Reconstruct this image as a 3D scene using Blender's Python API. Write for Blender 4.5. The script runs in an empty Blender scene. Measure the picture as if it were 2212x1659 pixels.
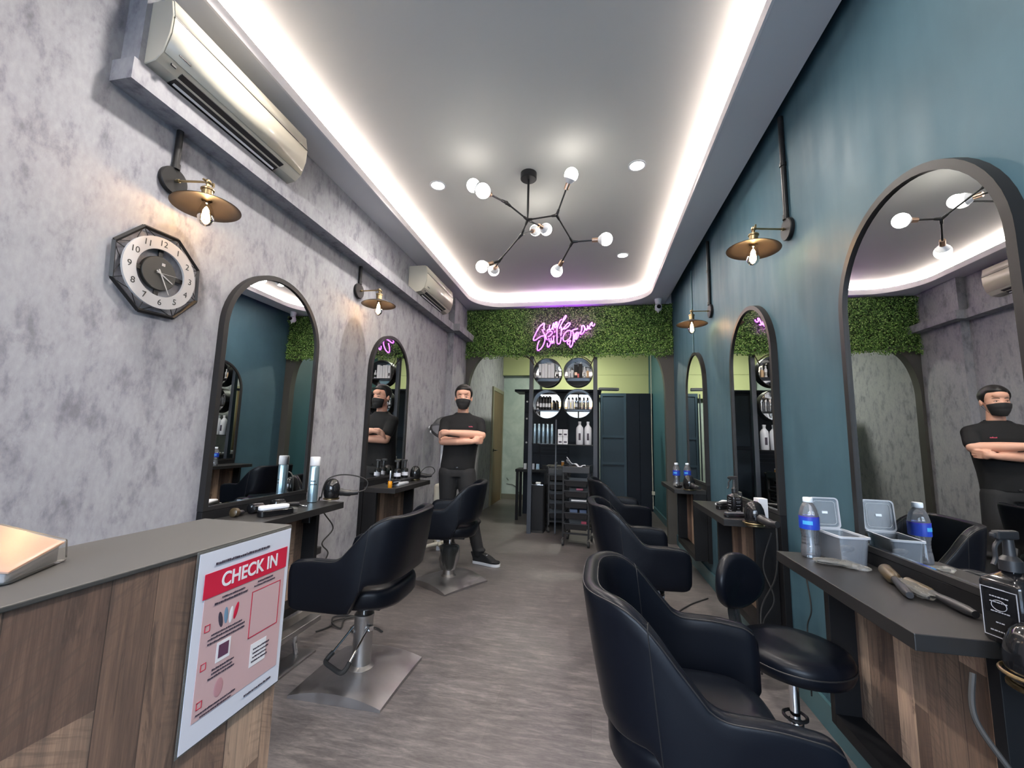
import bpy, bmesh, math, random
from mathutils import Vector, Matrix, Euler, Quaternion
from math import pi, sin, cos, radians
random.seed(7)
S = bpy.context.scene
COL = S.collection

# ---------------------------------------------------------------- camera, world, light, exposure
cam_d = bpy.data.cameras.new('camera'); cam = bpy.data.objects.new('camera', cam_d); COL.objects.link(cam)
cam_d.sensor_width = 36.0; cam_d.sensor_fit = 'HORIZONTAL'; cam_d.lens = 36.0 * 900.0 / 2212.0
cam_d.clip_start = 0.02; cam_d.clip_end = 200
cam.matrix_world = Matrix(((0.982199772, -0.00096074765, 0.187836856, 0.0),
                           (0.186137566, -0.129322321, -0.973975638, 0.0),
                           (0.0252272429, 0.991602145, -0.126841523, 1.25),
                           (0, 0, 0, 1)))
S.camera = cam
S.view_settings.view_transform = 'Standard'; S.view_settings.look = 'None'
S.view_settings.gamma = 1.0; S.view_settings.use_curve_mapping = False
S.view_settings.exposure = 1.17
w = bpy.data.worlds.new('sky'); S.world = w; w.use_nodes = True
nt = w.node_tree; bg = nt.nodes['Background']
tc = nt.nodes.new('ShaderNodeTexCoord'); sx = nt.nodes.new('ShaderNodeSeparateXYZ'); rp = nt.nodes.new('ShaderNodeValToRGB')
nt.links.new(tc.outputs['Generated'], sx.inputs[0]); nt.links.new(sx.outputs['Z'], rp.inputs[0]); nt.links.new(rp.outputs[0], bg.inputs[0])
rp.color_ramp.elements[0].position = 0.0; rp.color_ramp.elements[0].color = (0.80, 0.90, 1.0, 1)
rp.color_ramp.elements[1].position = 0.6; rp.color_ramp.elements[1].color = (0.55, 0.72, 1.0, 1)
bg.inputs[1].default_value = 9.0
pd = bpy.data.lights.new('shopfront_portal', 'AREA'); pd.shape = 'RECTANGLE'; pd.size = 2.5; pd.size_y = 2.5
pd.cycles.is_portal = True
po = bpy.data.objects.new('shopfront_portal', pd); COL.objects.link(po); po.location = (-0.4, -1.72, 1.35); po.rotation_euler = (radians(90), 0, 0)
S.cycles.max_bounces = 10; S.cycles.diffuse_bounces = 4; S.cycles.glossy_bounces = 5; S.cycles.transmission_bounces = 8; S.cycles.transparent_max_bounces = 12
S.cycles.sample_clamp_indirect = 6.0
S.cycles.caustics_reflective = False; S.cycles.caustics_refractive = False
try: S.cycles.use_denoising = True
except Exception: pass

# ---------------------------------------------------------------- materials
def srgb(h):
    h = h.lstrip('#'); c = [int(h[i:i + 2], 16) / 255 for i in (0, 2, 4)]
    return tuple((x / 12.92 if x <= 0.04045 else ((x + 0.055) / 1.055) ** 2.4) for x in c)
def mat(name, col, rough=0.6, metal=0.0, **k):
    m = bpy.data.materials.new(name); m.use_nodes = True
    b = m.node_tree.nodes['Principled BSDF']
    if isinstance(col, str): col = srgb(col)
    b.inputs['Base Color'].default_value = (*col, 1); b.inputs['Roughness'].default_value = rough; b.inputs['Metallic'].default_value = metal
    for kk, v in k.items():
        b.inputs[kk.replace('_', ' ')].default_value = v
    return m
def nodes(m): return m.node_tree.nodes, m.node_tree.links, m.node_tree.nodes['Principled BSDF']
def N(m, t, **k):
    n = m.node_tree.nodes.new(t)
    for kk, v in k.items():
        if kk.startswith('_'): setattr(n, kk[1:], v)
        else: n.inputs[kk].default_value = v
    return n
def L(m, a, b): m.node_tree.links.new(a, b)
def ramp(m, fac, stops):
    r = m.node_tree.nodes.new('ShaderNodeValToRGB'); L(m, fac, r.inputs[0])
    e = r.color_ramp.elements
    while len(e) < len(stops): e.new(0.5)
    for i, (p, c) in enumerate(stops):
        e[i].position = p; c = srgb(c) if isinstance(c, str) else c; e[i].color = (*c, 1)
    return r.outputs[0]
def coords(m, scale=(1, 1, 1), kind='Object', rot=(0, 0, 0)):
    t = N(m, 'ShaderNodeTexCoord'); mp = N(m, 'ShaderNodeMapping'); mp.inputs['Scale'].default_value = scale; mp.inputs['Rotation'].default_value = rot
    L(m, t.outputs[kind], mp.inputs[0]); return mp.outputs[0]
def noise(m, vec, scale, detail=4, rough=0.55, dist=0.0):
    n = N(m, 'ShaderNodeTexNoise', Scale=scale, Detail=detail, Roughness=rough, Distortion=dist); L(m, vec, n.inputs['Vector']); return n.outputs['Fac']
def mixc(m, fac, a, b, mode='MIX'):
    n = N(m, 'ShaderNodeMix', _data_type='RGBA', _blend_type=mode)
    for i, v in ((0, fac), (6, a), (7, b)):
        if hasattr(v, 'is_output'): L(m, v, n.inputs[i])
        elif isinstance(v, (int, float)): n.inputs[i].default_value = v
        else: n.inputs[i].default_value = (*(srgb(v) if isinstance(v, str) else v), 1)
    return n.outputs[2]
def bump(m, h, strength=0.3, dist=0.01):
    b = N(m, 'ShaderNodeBump', Strength=strength, Distance=dist); L(m, h, b.inputs['Height']); L(m, b.outputs[0], m.node_tree.nodes['Principled BSDF'].inputs['Normal'])
def emit(name, col, strength):
    m = mat(name, (0, 0, 0), 0.5); b = nodes(m)[2]
    col = srgb(col) if isinstance(col, str) else col
    b.inputs['Base Color'].default_value = (0.8, 0.8, 0.8, 1)
    b.inputs['Emission Color'].default_value = (*col, 1); b.inputs['Emission Strength'].default_value = strength
    return m
M = {}
def wallpaper(name):
    m = mat(name, '#a9a9ad', 0.85); v = coords(m, (1, 1, 0.5)); big = noise(m, coords(m, (1, 1, 0.8)), 2.5, 3); spots = noise(m, v, 13, 7, 0.66, 0.12); fine = noise(m, coords(m, (1, 1, .5)), 60, 3)
    c1 = ramp(m, spots, [(0.32, '#5a5962'), (0.42, '#7b7a83'), (0.49, '#8f8f95'), (0.7, '#999a9e')])
    c2 = ramp(m, big, [(0.3, '#898992'), (0.7, '#98999c')])
    c = mixc(m, 0.22, c1, c2); c = mixc(m, 0.13, c, ramp(m, fine, [(0.35, '#86848c'), (0.7, '#c9c9cd')]))
    L(m, c, nodes(m)[2].inputs['Base Color'])
    wv = N(m, 'ShaderNodeTexWave', Scale=110, Distortion=3.0); L(m, coords(m, (1, 1, 1), rot=(radians(90), 0, 0)), wv.inputs['Vector'])
    bump(m, wv.outputs['Fac'], 0.05, 0.002); return m
M['wallpaper'] = wallpaper('mottled_wallpaper')
def teal():
    m = mat('teal_paint', '#466d7b', 0.6, Specular_IOR_Level=0.22); n = noise(m, coords(m), 2.2, 4, 0.6, 0.3)
    L(m, ramp(m, n, [(0.3, '#3a545f'), (0.75, '#425f6b')]), nodes(m)[2].inputs['Base Color']); r = ramp(m, noise(m, coords(m, (1, 3, .5)), 3, 3), [(0.4, (.5,) * 3), (0.8, (.68,) * 3)]); L(m, r, nodes(m)[2].inputs['Roughness']); bump(m, noise(m, coords(m), 220, 2), 0.06, 0.002); return m
M['teal'] = teal()
M['ceil'] = mat('ceiling_white', '#d2d1d4', 0.8)
M['ceil_up'] = mat('ceiling_upper_white', '#cdcbc6', 0.8, 0.0, Specular_IOR_Level=0.3)
M['ledge'] = mat('cove_lip_white', '#e4e0e2', 0.6)
def floor():
    m = mat('grey_vinyl_planks', '#6e6968', 0.42)
    v = coords(m, (1.6, 9, 1)); n1 = noise(m, v, 3.6, 8, 0.72, 0.5); n2 = noise(m, coords(m, (7, 30, 1)), 4, 4, 0.7); n3 = noise(m, coords(m, (1, 1, 1)), 1.6, 3)
    br = N(m, 'ShaderNodeTexBrick', Scale=1.0, **{'Mortar Size': 0.0012, 'Bias': 0.0, 'Brick Width': 1.2, 'Row Height': 0.15}); br.offset = 0.37
    br.inputs['Color1'].default_value = (.40, .40, .40, 1); br.inputs['Color2'].default_value = (.62, .62, .62, 1); br.inputs['Mortar'].default_value = (.3, .3, .3, 1)
    L(m, coords(m), br.inputs['Vector'])
    c = ramp(m, n1, [(0.33, '#3a3738'), (0.5, '#595455'), (0.66, '#847d79')])
    c = mixc(m, 0.35, c, ramp(m, n2, [(0.35, '#474343'), (0.7, '#7f7974')])); c = mixc(m, 0.5, c, br.outputs['Color'], 'SOFT_LIGHT'); c = mixc(m, 0.18, c, ramp(m, n3, [(0.3, '#504c4b'), (0.75, '#6f6a68')]))
    L(m, c, nodes(m)[2].inputs['Base Color']); L(m, ramp(m, n1, [(0.3, (.34,) * 3), (0.7, (.5,) * 3)]), nodes(m)[2].inputs['Roughness']); bump(m, n1, 0.12, 0.004); return m
M['floor'] = floor()
def planks(name, axis, bright=1.0, freq=9.0, dirt=1.0):
    # boards run up (Z); they are counted along the object's own Y ('y') or X ('x') axis
    m = mat(name, '#8a7565', 0.6)
    t = N(m, 'ShaderNodeTexCoord'); s = N(m, 'ShaderNodeSeparateXYZ'); L(m, t.outputs['Object'], s.inputs[0])
    h = s.outputs['Y' if axis == 'y' else 'X']; z = s.outputs['Z']
    def mth(op, a, b=None, c=None):
        n = N(m, 'ShaderNodeMath', _operation=op)
        for i, q in enumerate((a, b, c)):
            if q is None: continue
            if hasattr(q, 'is_output'): L(m, q, n.inputs[i])
            else: n.inputs[i].default_value = q
        return n.outputs[0]
    warp = mth('MULTIPLY', mth('SINE', mth('MULTIPLY', h, 23.0)), 0.22)
    hh = mth('ADD', mth('MULTIPLY', h, freq), warp); idx = mth('FLOOR', hh); fr = mth('FRACT', hh)
    cb = N(m, 'ShaderNodeCombineXYZ'); L(m, idx, cb.inputs[0]); L(m, mth('FLOOR', mth('ADD', mth('MULTIPLY', z, 0.62), mth('MULTIPLY', idx, 0.29))), cb.inputs[1])
    wn = N(m, 'ShaderNodeTexWhiteNoise', _noise_dimensions='3D'); L(m, cb.outputs[0], wn.inputs['Vector'])
    base = ramp(m, wn.outputs['Value'], [(0.0, '#67574f'), (0.25, '#907f71'), (0.45, '#c3b19e'), (0.65, '#726157'), (0.85, '#ab9887'), (1.0, '#cfbeaa')])
    def cv(a, b_, oi):
        v = N(m, 'ShaderNodeCombineXYZ'); L(m, mth('ADD', mth('MULTIPLY', h, a), mth('MULTIPLY', idx, oi)), v.inputs[0]); L(m, mth('ADD', mth('MULTIPLY', z, b_), mth('MULTIPLY', idx, oi * .7)), v.inputs[1]); L(m, idx, v.inputs[2]); return v.outputs[0]
    g = noise(m, cv(38, 1.6, 7.3), 2.2, 9, 0.72, 0.6)
    pores = noise(m, cv(170, 6, 3.3), 2.0, 4, 0.7, 0.1)
    tilt = N(m, 'ShaderNodeCombineXYZ'); L(m, mth('MULTIPLY', h, 9), tilt.inputs[0]); L(m, mth('MULTIPLY', mth('ADD', z, mth('MULTIPLY', h, mth('SUBTRACT', mth('MULTIPLY', wn.outputs['Value'], 1.6), 0.6))), 120), tilt.inputs[1]); L(m, idx, tilt.inputs[2])
    saw = noise(m, tilt.outputs[0], 1.0, 3, 0.55, 0.15); patch = noise(m, cv(5, 3.0, 2.1), 1.0, 3, 0.5, 0.4)
    stain = noise(m, cv(15, 3.2, 5.7), 1.0, 7, 0.7, 1.3)
    c = mixc(m, 0.55, base, ramp(m, g, [(0.34, '#3d332e'), (0.48, '#84756a'), (0.6, '#a8998b'), (0.72, '#d0c2b3')]), 'OVERLAY')
    c = mixc(m, 0.28, c, ramp(m, pores, [(0.4, '#40352f'), (0.55, '#9c8d80'), (0.7, '#cbbcab')]), 'SOFT_LIGHT')
    sm = mth('MULTIPLY', ramp(m, saw, [(0.50, (0, 0, 0)), (0.60, (1, 1, 1))]), ramp(m, patch, [(0.48, (0, 0, 0)), (0.62, (.5 * dirt,) * 3)]))
    c = mixc(m, sm, c, '#4d4038')
    c = mixc(m, ramp(m, stain, [(0.55, (0, 0, 0)), (0.60, (.55 * dirt,) * 3), (0.70, (.85 * dirt,) * 3)]), c, '#3a302b')
    edge = mth('LESS_THAN', mth('MINIMUM', fr, mth('SUBTRACT', 1.0, fr)), 0.010)
    c = mixc(m, mth('MULTIPLY', edge, 0.8), c, '#2a2320')
    if bright != 1.0:
        c = mixc(m, 1.0, c, (bright,) * 3, 'MULTIPLY')
    L(m, c, nodes(m)[2].inputs['Base Color']); bump(m, g, 0.15, 0.003); return m
M['planks'] = planks('rustic_planks', 'y', 1.5, 13.0)
M['planks_desk'] = planks('rustic_planks_desk', 'y', 1.3, 15.0, 0.9)
M['planks_x'] = planks('rustic_planks_end', 'x', 1.0, 9.0)
def leather():
    m = mat('black_leather', (0.0035, 0.0045, 0.0075), 0.34, Specular_IOR_Level=0.15, Coat_Weight=0.05, Coat_Roughness=0.3)
    v = N(m, 'ShaderNodeTexVoronoi', Scale=420); L(m, coords(m), v.inputs['Vector']); bump(m, v.outputs['Distance'], 0.05, 0.001); return m
M['leather'] = leather()
M['seam'] = mat('leather_seam', (0.010, 0.010, 0.011), 0.5)
M['black'] = mat('black_laminate', (0.008, 0.008, 0.009), 0.5, Specular_IOR_Level=0.25)
M['black_frame'] = mat('black_powder_coat', (0.016, 0.0155, 0.016), 0.45, 0.0, Specular_IOR_Level=0.3)
M['black_metal'] = mat('black_metal', (0.02, 0.02, 0.021), 0.4, 0.4)
M['gloss_black'] = mat('gloss_black_plastic', (0.008, 0.008, 0.009), 0.12)
M['black_plastic'] = mat('black_plastic', (0.018, 0.018, 0.02), 0.38)
M['rubber'] = mat('black_rubber', (0.02, 0.02, 0.02), 0.7)
M['navy'] = mat('navy_black_paint', (0.006, 0.010, 0.019), 0.5, 0.0, Specular_IOR_Level=0.25)
M['navy_mid'] = mat('dark_slate_paint', (0.014, 0.024, 0.038), 0.5, 0.0, Specular_IOR_Level=0.3)
M['post'] = mat('dark_grey_blue_metal', (0.038, 0.046, 0.06), 0.45)
M['desk'] = mat('charcoal_laminate', (0.018, 0.017, 0.017), 0.38, 0.0, Specular_IOR_Level=0.45)
M['counter'] = mat('grey_laminate', '#434240', 0.5)
def steel(name, c, r, streak=True):
    m = mat(name, c, r, 1.0)
    if streak: n = noise(m, coords(m, (2, 2, 2)), 6, 5, .6); L(m, ramp(m, n, [(0.3, (r * .75,) * 3), (0.75, (min(1, r * 1.35),) * 3)]), nodes(m)[2].inputs['Roughness'])
    return m
M['steel'] = steel('brushed_steel', (0.40, 0.39, 0.38), 0.40)
M['steel_base'] = steel('scuffed_steel', (0.42, 0.41, 0.41), 0.42)
M['chrome'] = steel('chrome', (0.75, 0.76, 0.78), 0.1, False)
M['brass'] = steel('aged_brass', (0.38, 0.29, 0.16), 0.3, False)
M['brass_dark'] = mat('bronzed_metal', (0.024, 0.020, 0.018), 0.45)
M['copper'] = steel('rose_gold', (0.55, 0.38, 0.28), 0.28, False)
M['mirror'] = steel('mirror', (0.82, 0.84, 0.84), 0.0, False)
M['white'] = mat('white_plastic', '#dcdde0', 0.4)
M['offwhite'] = mat('off_white_plastic', '#c9c4b5', 0.42)
M['cream'] = mat('cream_plastic', '#dcd5c3', 0.3, 0.0, Coat_Weight=0.3)
M['paper'] = mat('white_paper', '#d8dae4', 0.6)
M['pink_paper'] = mat('pink_print', '#c9a9a9', 0.6)
M['red_ink'] = mat('red_print', '#c8203f', 0.5)
M['ink'] = mat('dark_print', '#3c3442', 0.6)
M['ink_black'] = mat('black_print', (0.02, 0.02, 0.02), 0.6)
M['white_ink'] = mat('white_print', '#e8e6e8', 0.5)
M['bulb'] = emit('bulb_glow', (1.0, 0.96, 0.88), 7.0)
M['downlight'] = emit('downlight_glow', (1.0, 0.93, 0.86), 14.0)
M['led'] = emit('cove_led_glow', (1.0, 0.88, 0.80), 48.0)
M['filament'] = emit('filament_glow', (1.0, 0.68, 0.34), 60.0)
M['neon'] = emit('neon_tube', (0.90, 0.13, 1.0), 2.0)
M['neon_halo'] = emit('neon_halo_glow', (0.40, 0.0, 0.85), 1.0)
def thin_glass(name, tint=(1, 1, 1), rough=0.02, mixv=0.12, haze=0.0, hazecol=(0.8, 0.8, 0.85)):
    m = bpy.data.materials.new(name); m.use_nodes = True; t = m.node_tree; t.nodes.clear()
    o = t.nodes.new('ShaderNodeOutputMaterial'); tr = t.nodes.new('ShaderNodeBsdfTransparent'); gl = t.nodes.new('ShaderNodeBsdfGlossy'); mx = t.nodes.new('ShaderNodeMixShader'); fr = t.nodes.new('ShaderNodeFresnel')
    tr.inputs[0].default_value = (*tint, 1); gl.inputs['Roughness'].default_value = rough; fr.inputs['IOR'].default_value = 1.0 + mixv * 4
    t.links.new(fr.outputs[0], mx.inputs[0]); t.links.new(tr.outputs[0], mx.inputs[1]); t.links.new(gl.outputs[0], mx.inputs[2]); out = mx.outputs[0]
    if haze > 0:
        df = t.nodes.new('ShaderNodeBsdfDiffuse'); df.inputs[0].default_value = (*hazecol, 1); m2 = t.nodes.new('ShaderNodeMixShader'); m2.inputs[0].default_value = haze
        t.links.new(out, m2.inputs[1]); t.links.new(df.outputs[0], m2.inputs[2]); out = m2.outputs[0]
    t.links.new(out, o.inputs[0]); return m
M['glass'] = thin_glass('window_glass')
M['clear'] = thin_glass('clear_plastic', (0.97, 0.98, 1.0), 0.04, 0.14, 0.10)
M['film'] = thin_glass('crinkled_film', (0.95, 0.95, 0.95), 0.18, 0.11, 0.12, (0.7, 0.68, 0.62))
M['frosted'] = thin_glass('frosted_plastic', (0.88, 0.91, 0.94), 0.3, 0.12, 0.17, (0.62, 0.66, 0.72))
M['frosted_rim'] = thin_glass('frosted_plastic_rim', (0.85, 0.87, 0.9), 0.3, 0.12, 0.6, (0.7, 0.73, 0.78))
M['bulb_glass'] = thin_glass('amber_bulb_glass', (1.0, 0.88, 0.72), 0.02, 0.12)
M['grey_bag_film'] = thin_glass('grey_bag_film', (.30, .30, .29), .3, .07, .4, (.10, .10, .095))
M['smoke'] = thin_glass('smoked_visor', (0.5, 0.52, 0.55), 0.05, 0.16, 0.1)

# ---------------------------------------------------------------- mesh building
class MB:
    def __init__(s): s.v = []; s.f = []; s.mi = []; s.cur = 0; s.T = Matrix.Identity(4)
    def at(s, T): s.T = T; return s
    def add(s, vs, fs):
        o = len(s.v); T = s.T
        s.v += [tuple(T @ Vector(p)) for p in vs]; s.f += [tuple(i + o for i in f) for f in fs]; s.mi += [s.cur] * len(fs); return s
    def box(s, x0, x1, y0, y1, z0, z1):
        return s.add([(x0, y0, z0), (x1, y0, z0), (x1, y1, z0), (x0, y1, z0), (x0, y0, z1), (x1, y0, z1), (x1, y1, z1), (x0, y1, z1)],
                     [(0, 3, 2, 1), (4, 5, 6, 7), (0, 1, 5, 4), (1, 2, 6, 5), (2, 3, 7, 6), (3, 0, 4, 7)])
    def prism(s, poly, a0, a1, axis='z'):
        n = len(poly)
        def p(u, v, a): return {'z': (u, v, a), 'y': (u, a, v), 'x': (a, u, v)}[axis]
        vs = [p(u, v, a0) for u, v in poly] + [p(u, v, a1) for u, v in poly]
        fs = [tuple(range(n))[::-1], tuple(range(n, 2 * n))] + [(i, (i + 1) % n, (i + 1) % n + n, i + n) for i in range(n)]
        if axis == 'y': fs = [f[::-1] for f in fs]
        return s.add(vs, fs)
    def ringprism(s, outer, inner, a0, a1, axis='z'):
        n = len(outer)
        def p(u, v, a): return {'z': (u, v, a), 'y': (u, a, v), 'x': (a, u, v)}[axis]
        vs = [p(*q, a0) for q in outer] + [p(*q, a0) for q in inner] + [p(*q, a1) for q in outer] + [p(*q, a1) for q in inner]
        fs = []
        for i in range(n):
            j = (i + 1) % n
            fs += [(i, i + n, j + n, j), (i + 2 * n, j + 2 * n, j + 3 * n, i + 3 * n), (i, j, j + 2 * n, i + 2 * n), (i + n, i + 3 * n, j + 3 * n, j + n)]
        if axis == 'y': fs = [f[::-1] for f in fs]
        return s.add(vs, fs)
    def lathe(s, prof, n=24, axis='z', c=(0, 0, 0), cap=True):
        vs = []; fs = []
        for r, z in prof:
            for i in range(n):
                a = 2 * pi * i / n; u, v = r * cos(a), r * sin(a)
                q = {'z': (u, v, z), 'y': (u, z, v), 'x': (z, u, v)}[axis]; vs.append((q[0] + c[0], q[1] + c[1], q[2] + c[2]))
        for k in range(len(prof) - 1):
            for i in range(n):
                j = (i + 1) % n; fs.append((k * n + i, k * n + j, (k + 1) * n + j, (k + 1) * n + i))
        if cap: fs.append(tuple(range(n))[::-1]); fs.append(tuple(range((len(prof) - 1) * n, len(prof) * n)))
        if axis == 'y': fs = [f[::-1] for f in fs]
        return s.add(vs, fs)
    def tube(s, pts, r, n=8, closed=False, cap=True):
        pts = [Vector(p) for p in pts]; m = len(pts); rs = r if isinstance(r, (list, tuple)) else [r] * m
        vs = []; fs = []; up = None
        for i, p in enumerate(pts):
            a = pts[(i - 1) % m] if (closed or i > 0) else p; b = pts[(i + 1) % m] if (closed or i < m - 1) else p
            t = (b - a); t = t.normalized() if t.length > 1e-9 else Vector((0, 0, 1))
            if up is None:
                up = Vector((0, 0, 1)) if abs(t.z) < 0.9 else Vector((1, 0, 0))
            up = (up - t * up.dot(t)); up = up.normalized() if up.length > 1e-6 else t.orthogonal().normalized(); sd = t.cross(up)
            for k in range(n):
                a_ = 2 * pi * k / n; vs.append(p + (up * cos(a_) + sd * sin(a_)) * rs[i])
        for i in range(m if closed else m - 1):
            j = (i + 1) % m
            for k in range(n):
                l = (k + 1) % n; fs.append((i * n + k, i * n + l, j * n + l, j * n + k))
        if cap and not closed: fs.append(tuple(range(n))[::-1]); fs.append(tuple(range((m - 1) * n, m * n)))
        return s.add([tuple(v) for v in vs], [f[::-1] for f in fs])
    def cyl(s, a, b, r, n=16, r2=None): return s.tube([a, b], [r, r if r2 is None else r2], n)
    def ell(s, c, r, n=16, m=10):
        vs = [(c[0], c[1], c[2] - r[2])]; fs = []
        for k in range(1, m):
            ph = -pi / 2 + pi * k / m
            for i in range(n): a = 2 * pi * i / n; vs.append((c[0] + r[0] * cos(ph) * cos(a), c[1] + r[1] * cos(ph) * sin(a), c[2] + r[2] * sin(ph)))
        vs.append((c[0], c[1], c[2] + r[2])); top = len(vs) - 1
        for i in range(n):
            j = (i + 1) % n; fs.append((0, 1 + j, 1 + i)); fs.append((top, top - n + i, top - n + j))
            for k in range(m - 2): a = 1 + k * n; fs.append((a + i, a + j, a + n + j, a + n + i))
        return s.add(vs, fs)
    def grid(s, rows, closed_u=False, closed_v=False):
        R = len(rows); C = len(rows[0]); vs = [p for r in rows for p in r]; fs = []
        for i in range(R if closed_u else R - 1):
            for j in range(C if closed_v else C - 1):
                a, b = (i + 1) % R, (j + 1) % C; fs.append((i * C + j, i * C + b, a * C + b, a * C + j))
        return s.add(vs, fs)
    def build(s, name, mats, parent=None, smooth=35, bevel=0, seg=2, sub=0, fixn=False):
        me = bpy.data.meshes.new(name); me.from_pydata(s.v, [], s.f); me.validate()
        if not isinstance(mats, (list, tuple)): mats = [mats]
        for m in mats: me.materials.append(M[m] if isinstance(m, str) else m)
        if len(mats) > 1 and len(me.polygons) == len(s.mi): me.polygons.foreach_set('material_index', s.mi)
        if fixn:
            b = bmesh.new(); b.from_mesh(me); bmesh.ops.recalc_face_normals(b, faces=b.faces); b.to_mesh(me); b.free()
        if smooth:
            me.shade_smooth()
            if smooth < 180: me.set_sharp_from_angle(angle=radians(smooth))
        o = bpy.data.objects.new(name, me); COL.objects.link(o); o.parent = parent
        if bevel: b = o.modifiers.new('bevel', 'BEVEL'); b.width = bevel; b.segments = seg; b.limit_method = 'ANGLE'; b.angle_limit = radians(40); b.harden_normals = False
        if sub: q = o.modifiers.new('sub', 'SUBSURF'); q.levels = sub; q.render_levels = sub
        return o
def thing(name, label, cat, loc=(0, 0, 0), rz=0, group=None):
    o = bpy.data.objects.new(name, None); COL.objects.link(o); o.empty_display_size = 0.05
    o.location = loc; o.rotation_euler = (0, 0, rz); return tag(o, label, cat, group)
def tag(o, label, cat, group=None, kind=None):
    o['label'] = label; o['category'] = cat
    if group: o['group'] = group
    if kind: o['kind'] = kind
    return o
def struct(o): o['kind'] = 'structure'; return o
def put(o, loc, rz=0): o.location = loc; o.rotation_euler = (0, 0, rz); return o
def dup(root, loc=None, rz=None, label=None, group=None):
    def cp(o, par):
        c = o.copy(); COL.objects.link(c); c.parent = par
        for ch in kids.get(o.name, ()): cp(ch, c)
        return c
    kids = {}
    for o in list(COL.objects):
        if o.parent: kids.setdefault(o.parent.name, []).append(o)
    r = cp(root, None)
    if loc is not None: r.location = loc
    if rz is not None: r.rotation_euler = (0, 0, rz)
    if label: r['label'] = label
    if group: r['group'] = group
    return r
def arcpts(cx, cy, rx, ry, a0, a1, n): return [(cx + rx * cos(radians(a0 + (a1 - a0) * i / n)), cy + ry * sin(radians(a0 + (a1 - a0) * i / n))) for i in range(n + 1)]
def rrect(x0, x1, y0, y1, r, n=6):
    return arcpts(x1 - r, y1 - r, r, r, 0, 90, n) + arcpts(x0 + r, y1 - r, r, r, 90, 180, n) + arcpts(x0 + r, y0 + r, r, r, 180, 270, n) + arcpts(x1 - r, y0 + r, r, r, 270, 360, n)
def smoothpts(pts, n=6, closed=False):
    P = [Vector(p) for p in pts]; m = len(P); out = []
    for i in range(m if closed else m - 1):
        p0 = P[(i - 1) % m] if (closed or i > 0) else P[0]; p1 = P[i]; p2 = P[(i + 1) % m]; p3 = P[(i + 2) % m] if (closed or i < m - 2) else P[-1]
        for k in range(n):
            t = k / n; out.append(0.5 * ((2 * p1) + (p2 - p0) * t + (2 * p0 - 5 * p1 + 4 * p2 - p3) * t * t + (3 * p1 - p0 - 3 * p2 + p3) * t ** 3))
    if not closed: out.append(P[-1])
    return out
def sstep(a, b, x): t = max(0, min(1, (x - a) / (b - a))); return t * t * (3 - 2 * t)
def text(name, body, size, m, parent, loc, rot, ext=0.0003, align='CENTER', sx=1.0, shear=0.0, bold=0.0):
    c = bpy.data.curves.new(name, 'FONT'); c.body = body; c.size = size; c.extrude = ext; c.align_x = align; c.align_y = 'CENTER'; c.shear = shear; c.offset = bold
    c.materials.append(M[m] if isinstance(m, str) else m)
    o = bpy.data.objects.new(name, c); COL.objects.link(o); o.parent = parent; o.location = loc; o.rotation_euler = rot
    bpy.context.view_layer.update(); me = bpy.data.meshes.new_from_object(o); me.transform(Matrix.Diagonal((sx, 1, 1, 1))); bpy.data.objects.remove(o); bpy.data.curves.remove(c)
    o = bpy.data.objects.new(name, me); COL.objects.link(o); o.parent = parent; o.location = loc; o.rotation_euler = rot; return o
XL, XR, YB, ZC, ZU = -1.83, 1.04, 5.65, 3.05, 3.2
YF, YE = -1.6, 8.6
# ---------------------------------------------------------------- room shell
struct(MB().box(XL - .2, 1.3, YF - .2, YE + .2, -.08, 0).build('floor', 'floor', smooth=0))
struct(MB().box(XL - .12, XL, YF, YE, 0, 3.4).build('wall_left', 'wallpaper', smooth=0))
struct(MB().box(XR, XR + .12, YF, YB, 0, 3.4).build('wall_right', 'teal', smooth=0))
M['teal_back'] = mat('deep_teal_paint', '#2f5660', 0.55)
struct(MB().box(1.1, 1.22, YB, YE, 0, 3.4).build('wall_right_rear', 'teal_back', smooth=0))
M['pale'] = mat('pale_wall_paint', '#b9c6be', 0.7); M['lime'] = mat('lime_lit_wall', '#b5bc8a', 0.7)  # lime puts the rear room's yellow-green light into the wall colour
def crack_pale():
    m = M['pale']; n = noise(m, coords(m), 3, 5, 0.6, 1.0); L(m, ramp(m, n, [(0.3, '#9fb0aa'), (0.7, '#bccac3')]), nodes(m)[2].inputs['Base Color'])
crack_pale()
b = MB(); b.box(XL, 1.1, YE, YE + .12, 0, 2.54); struct(b.build('wall_back', 'pale', smooth=0))
struct(MB().box(XL, 1.1, YE - .12, YE + .12, 2.54, 3.4).build('wall_back_upper', 'lime', smooth=0))
struct(MB().box(-1.0, 1.1, YE - .11, YE - .005, 2.08, 2.54).build('wall_back_middle', 'lime', smooth=0))  # slab added to carry the lime light colour farther down
# shopfront behind the camera
b = MB(); b.box(XL, XR, YF - .1, YF, 2.65, 3.4); b.box(XL, -1.62, YF - .1, YF, 0, 2.65); b.box(.83, XR, YF - .1, YF, 0, 2.65); b.box(-1.62, .83, YF - .1, YF, 0, .08)
struct(b.build('wall_front', mat('shopfront_grey', '#55575a', .6), smooth=0))
wn = MB()
for x in (-1.62, -.42, .79): wn.box(x, x + .04, YF - .09, YF - .02, .08, 2.65)
wn.box(-1.62, .83, YF - .09, YF - .02, 2.61, 2.65); wn.box(-1.62, .83, YF - .09, YF - .02, 2.08, 2.12)
wf = struct(wn.build('window_1', 'black_frame', smooth=0))
MB().box(-1.6, .81, YF - .06, YF - .055, .08, 2.62).build('pane', 'glass', wf, smooth=0)
struct(MB().box(-14, 12, -26, YF - .2, -.12, -.02).build('street', mat('street_asphalt', '#8b8d8e', .8), smooth=0))
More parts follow.
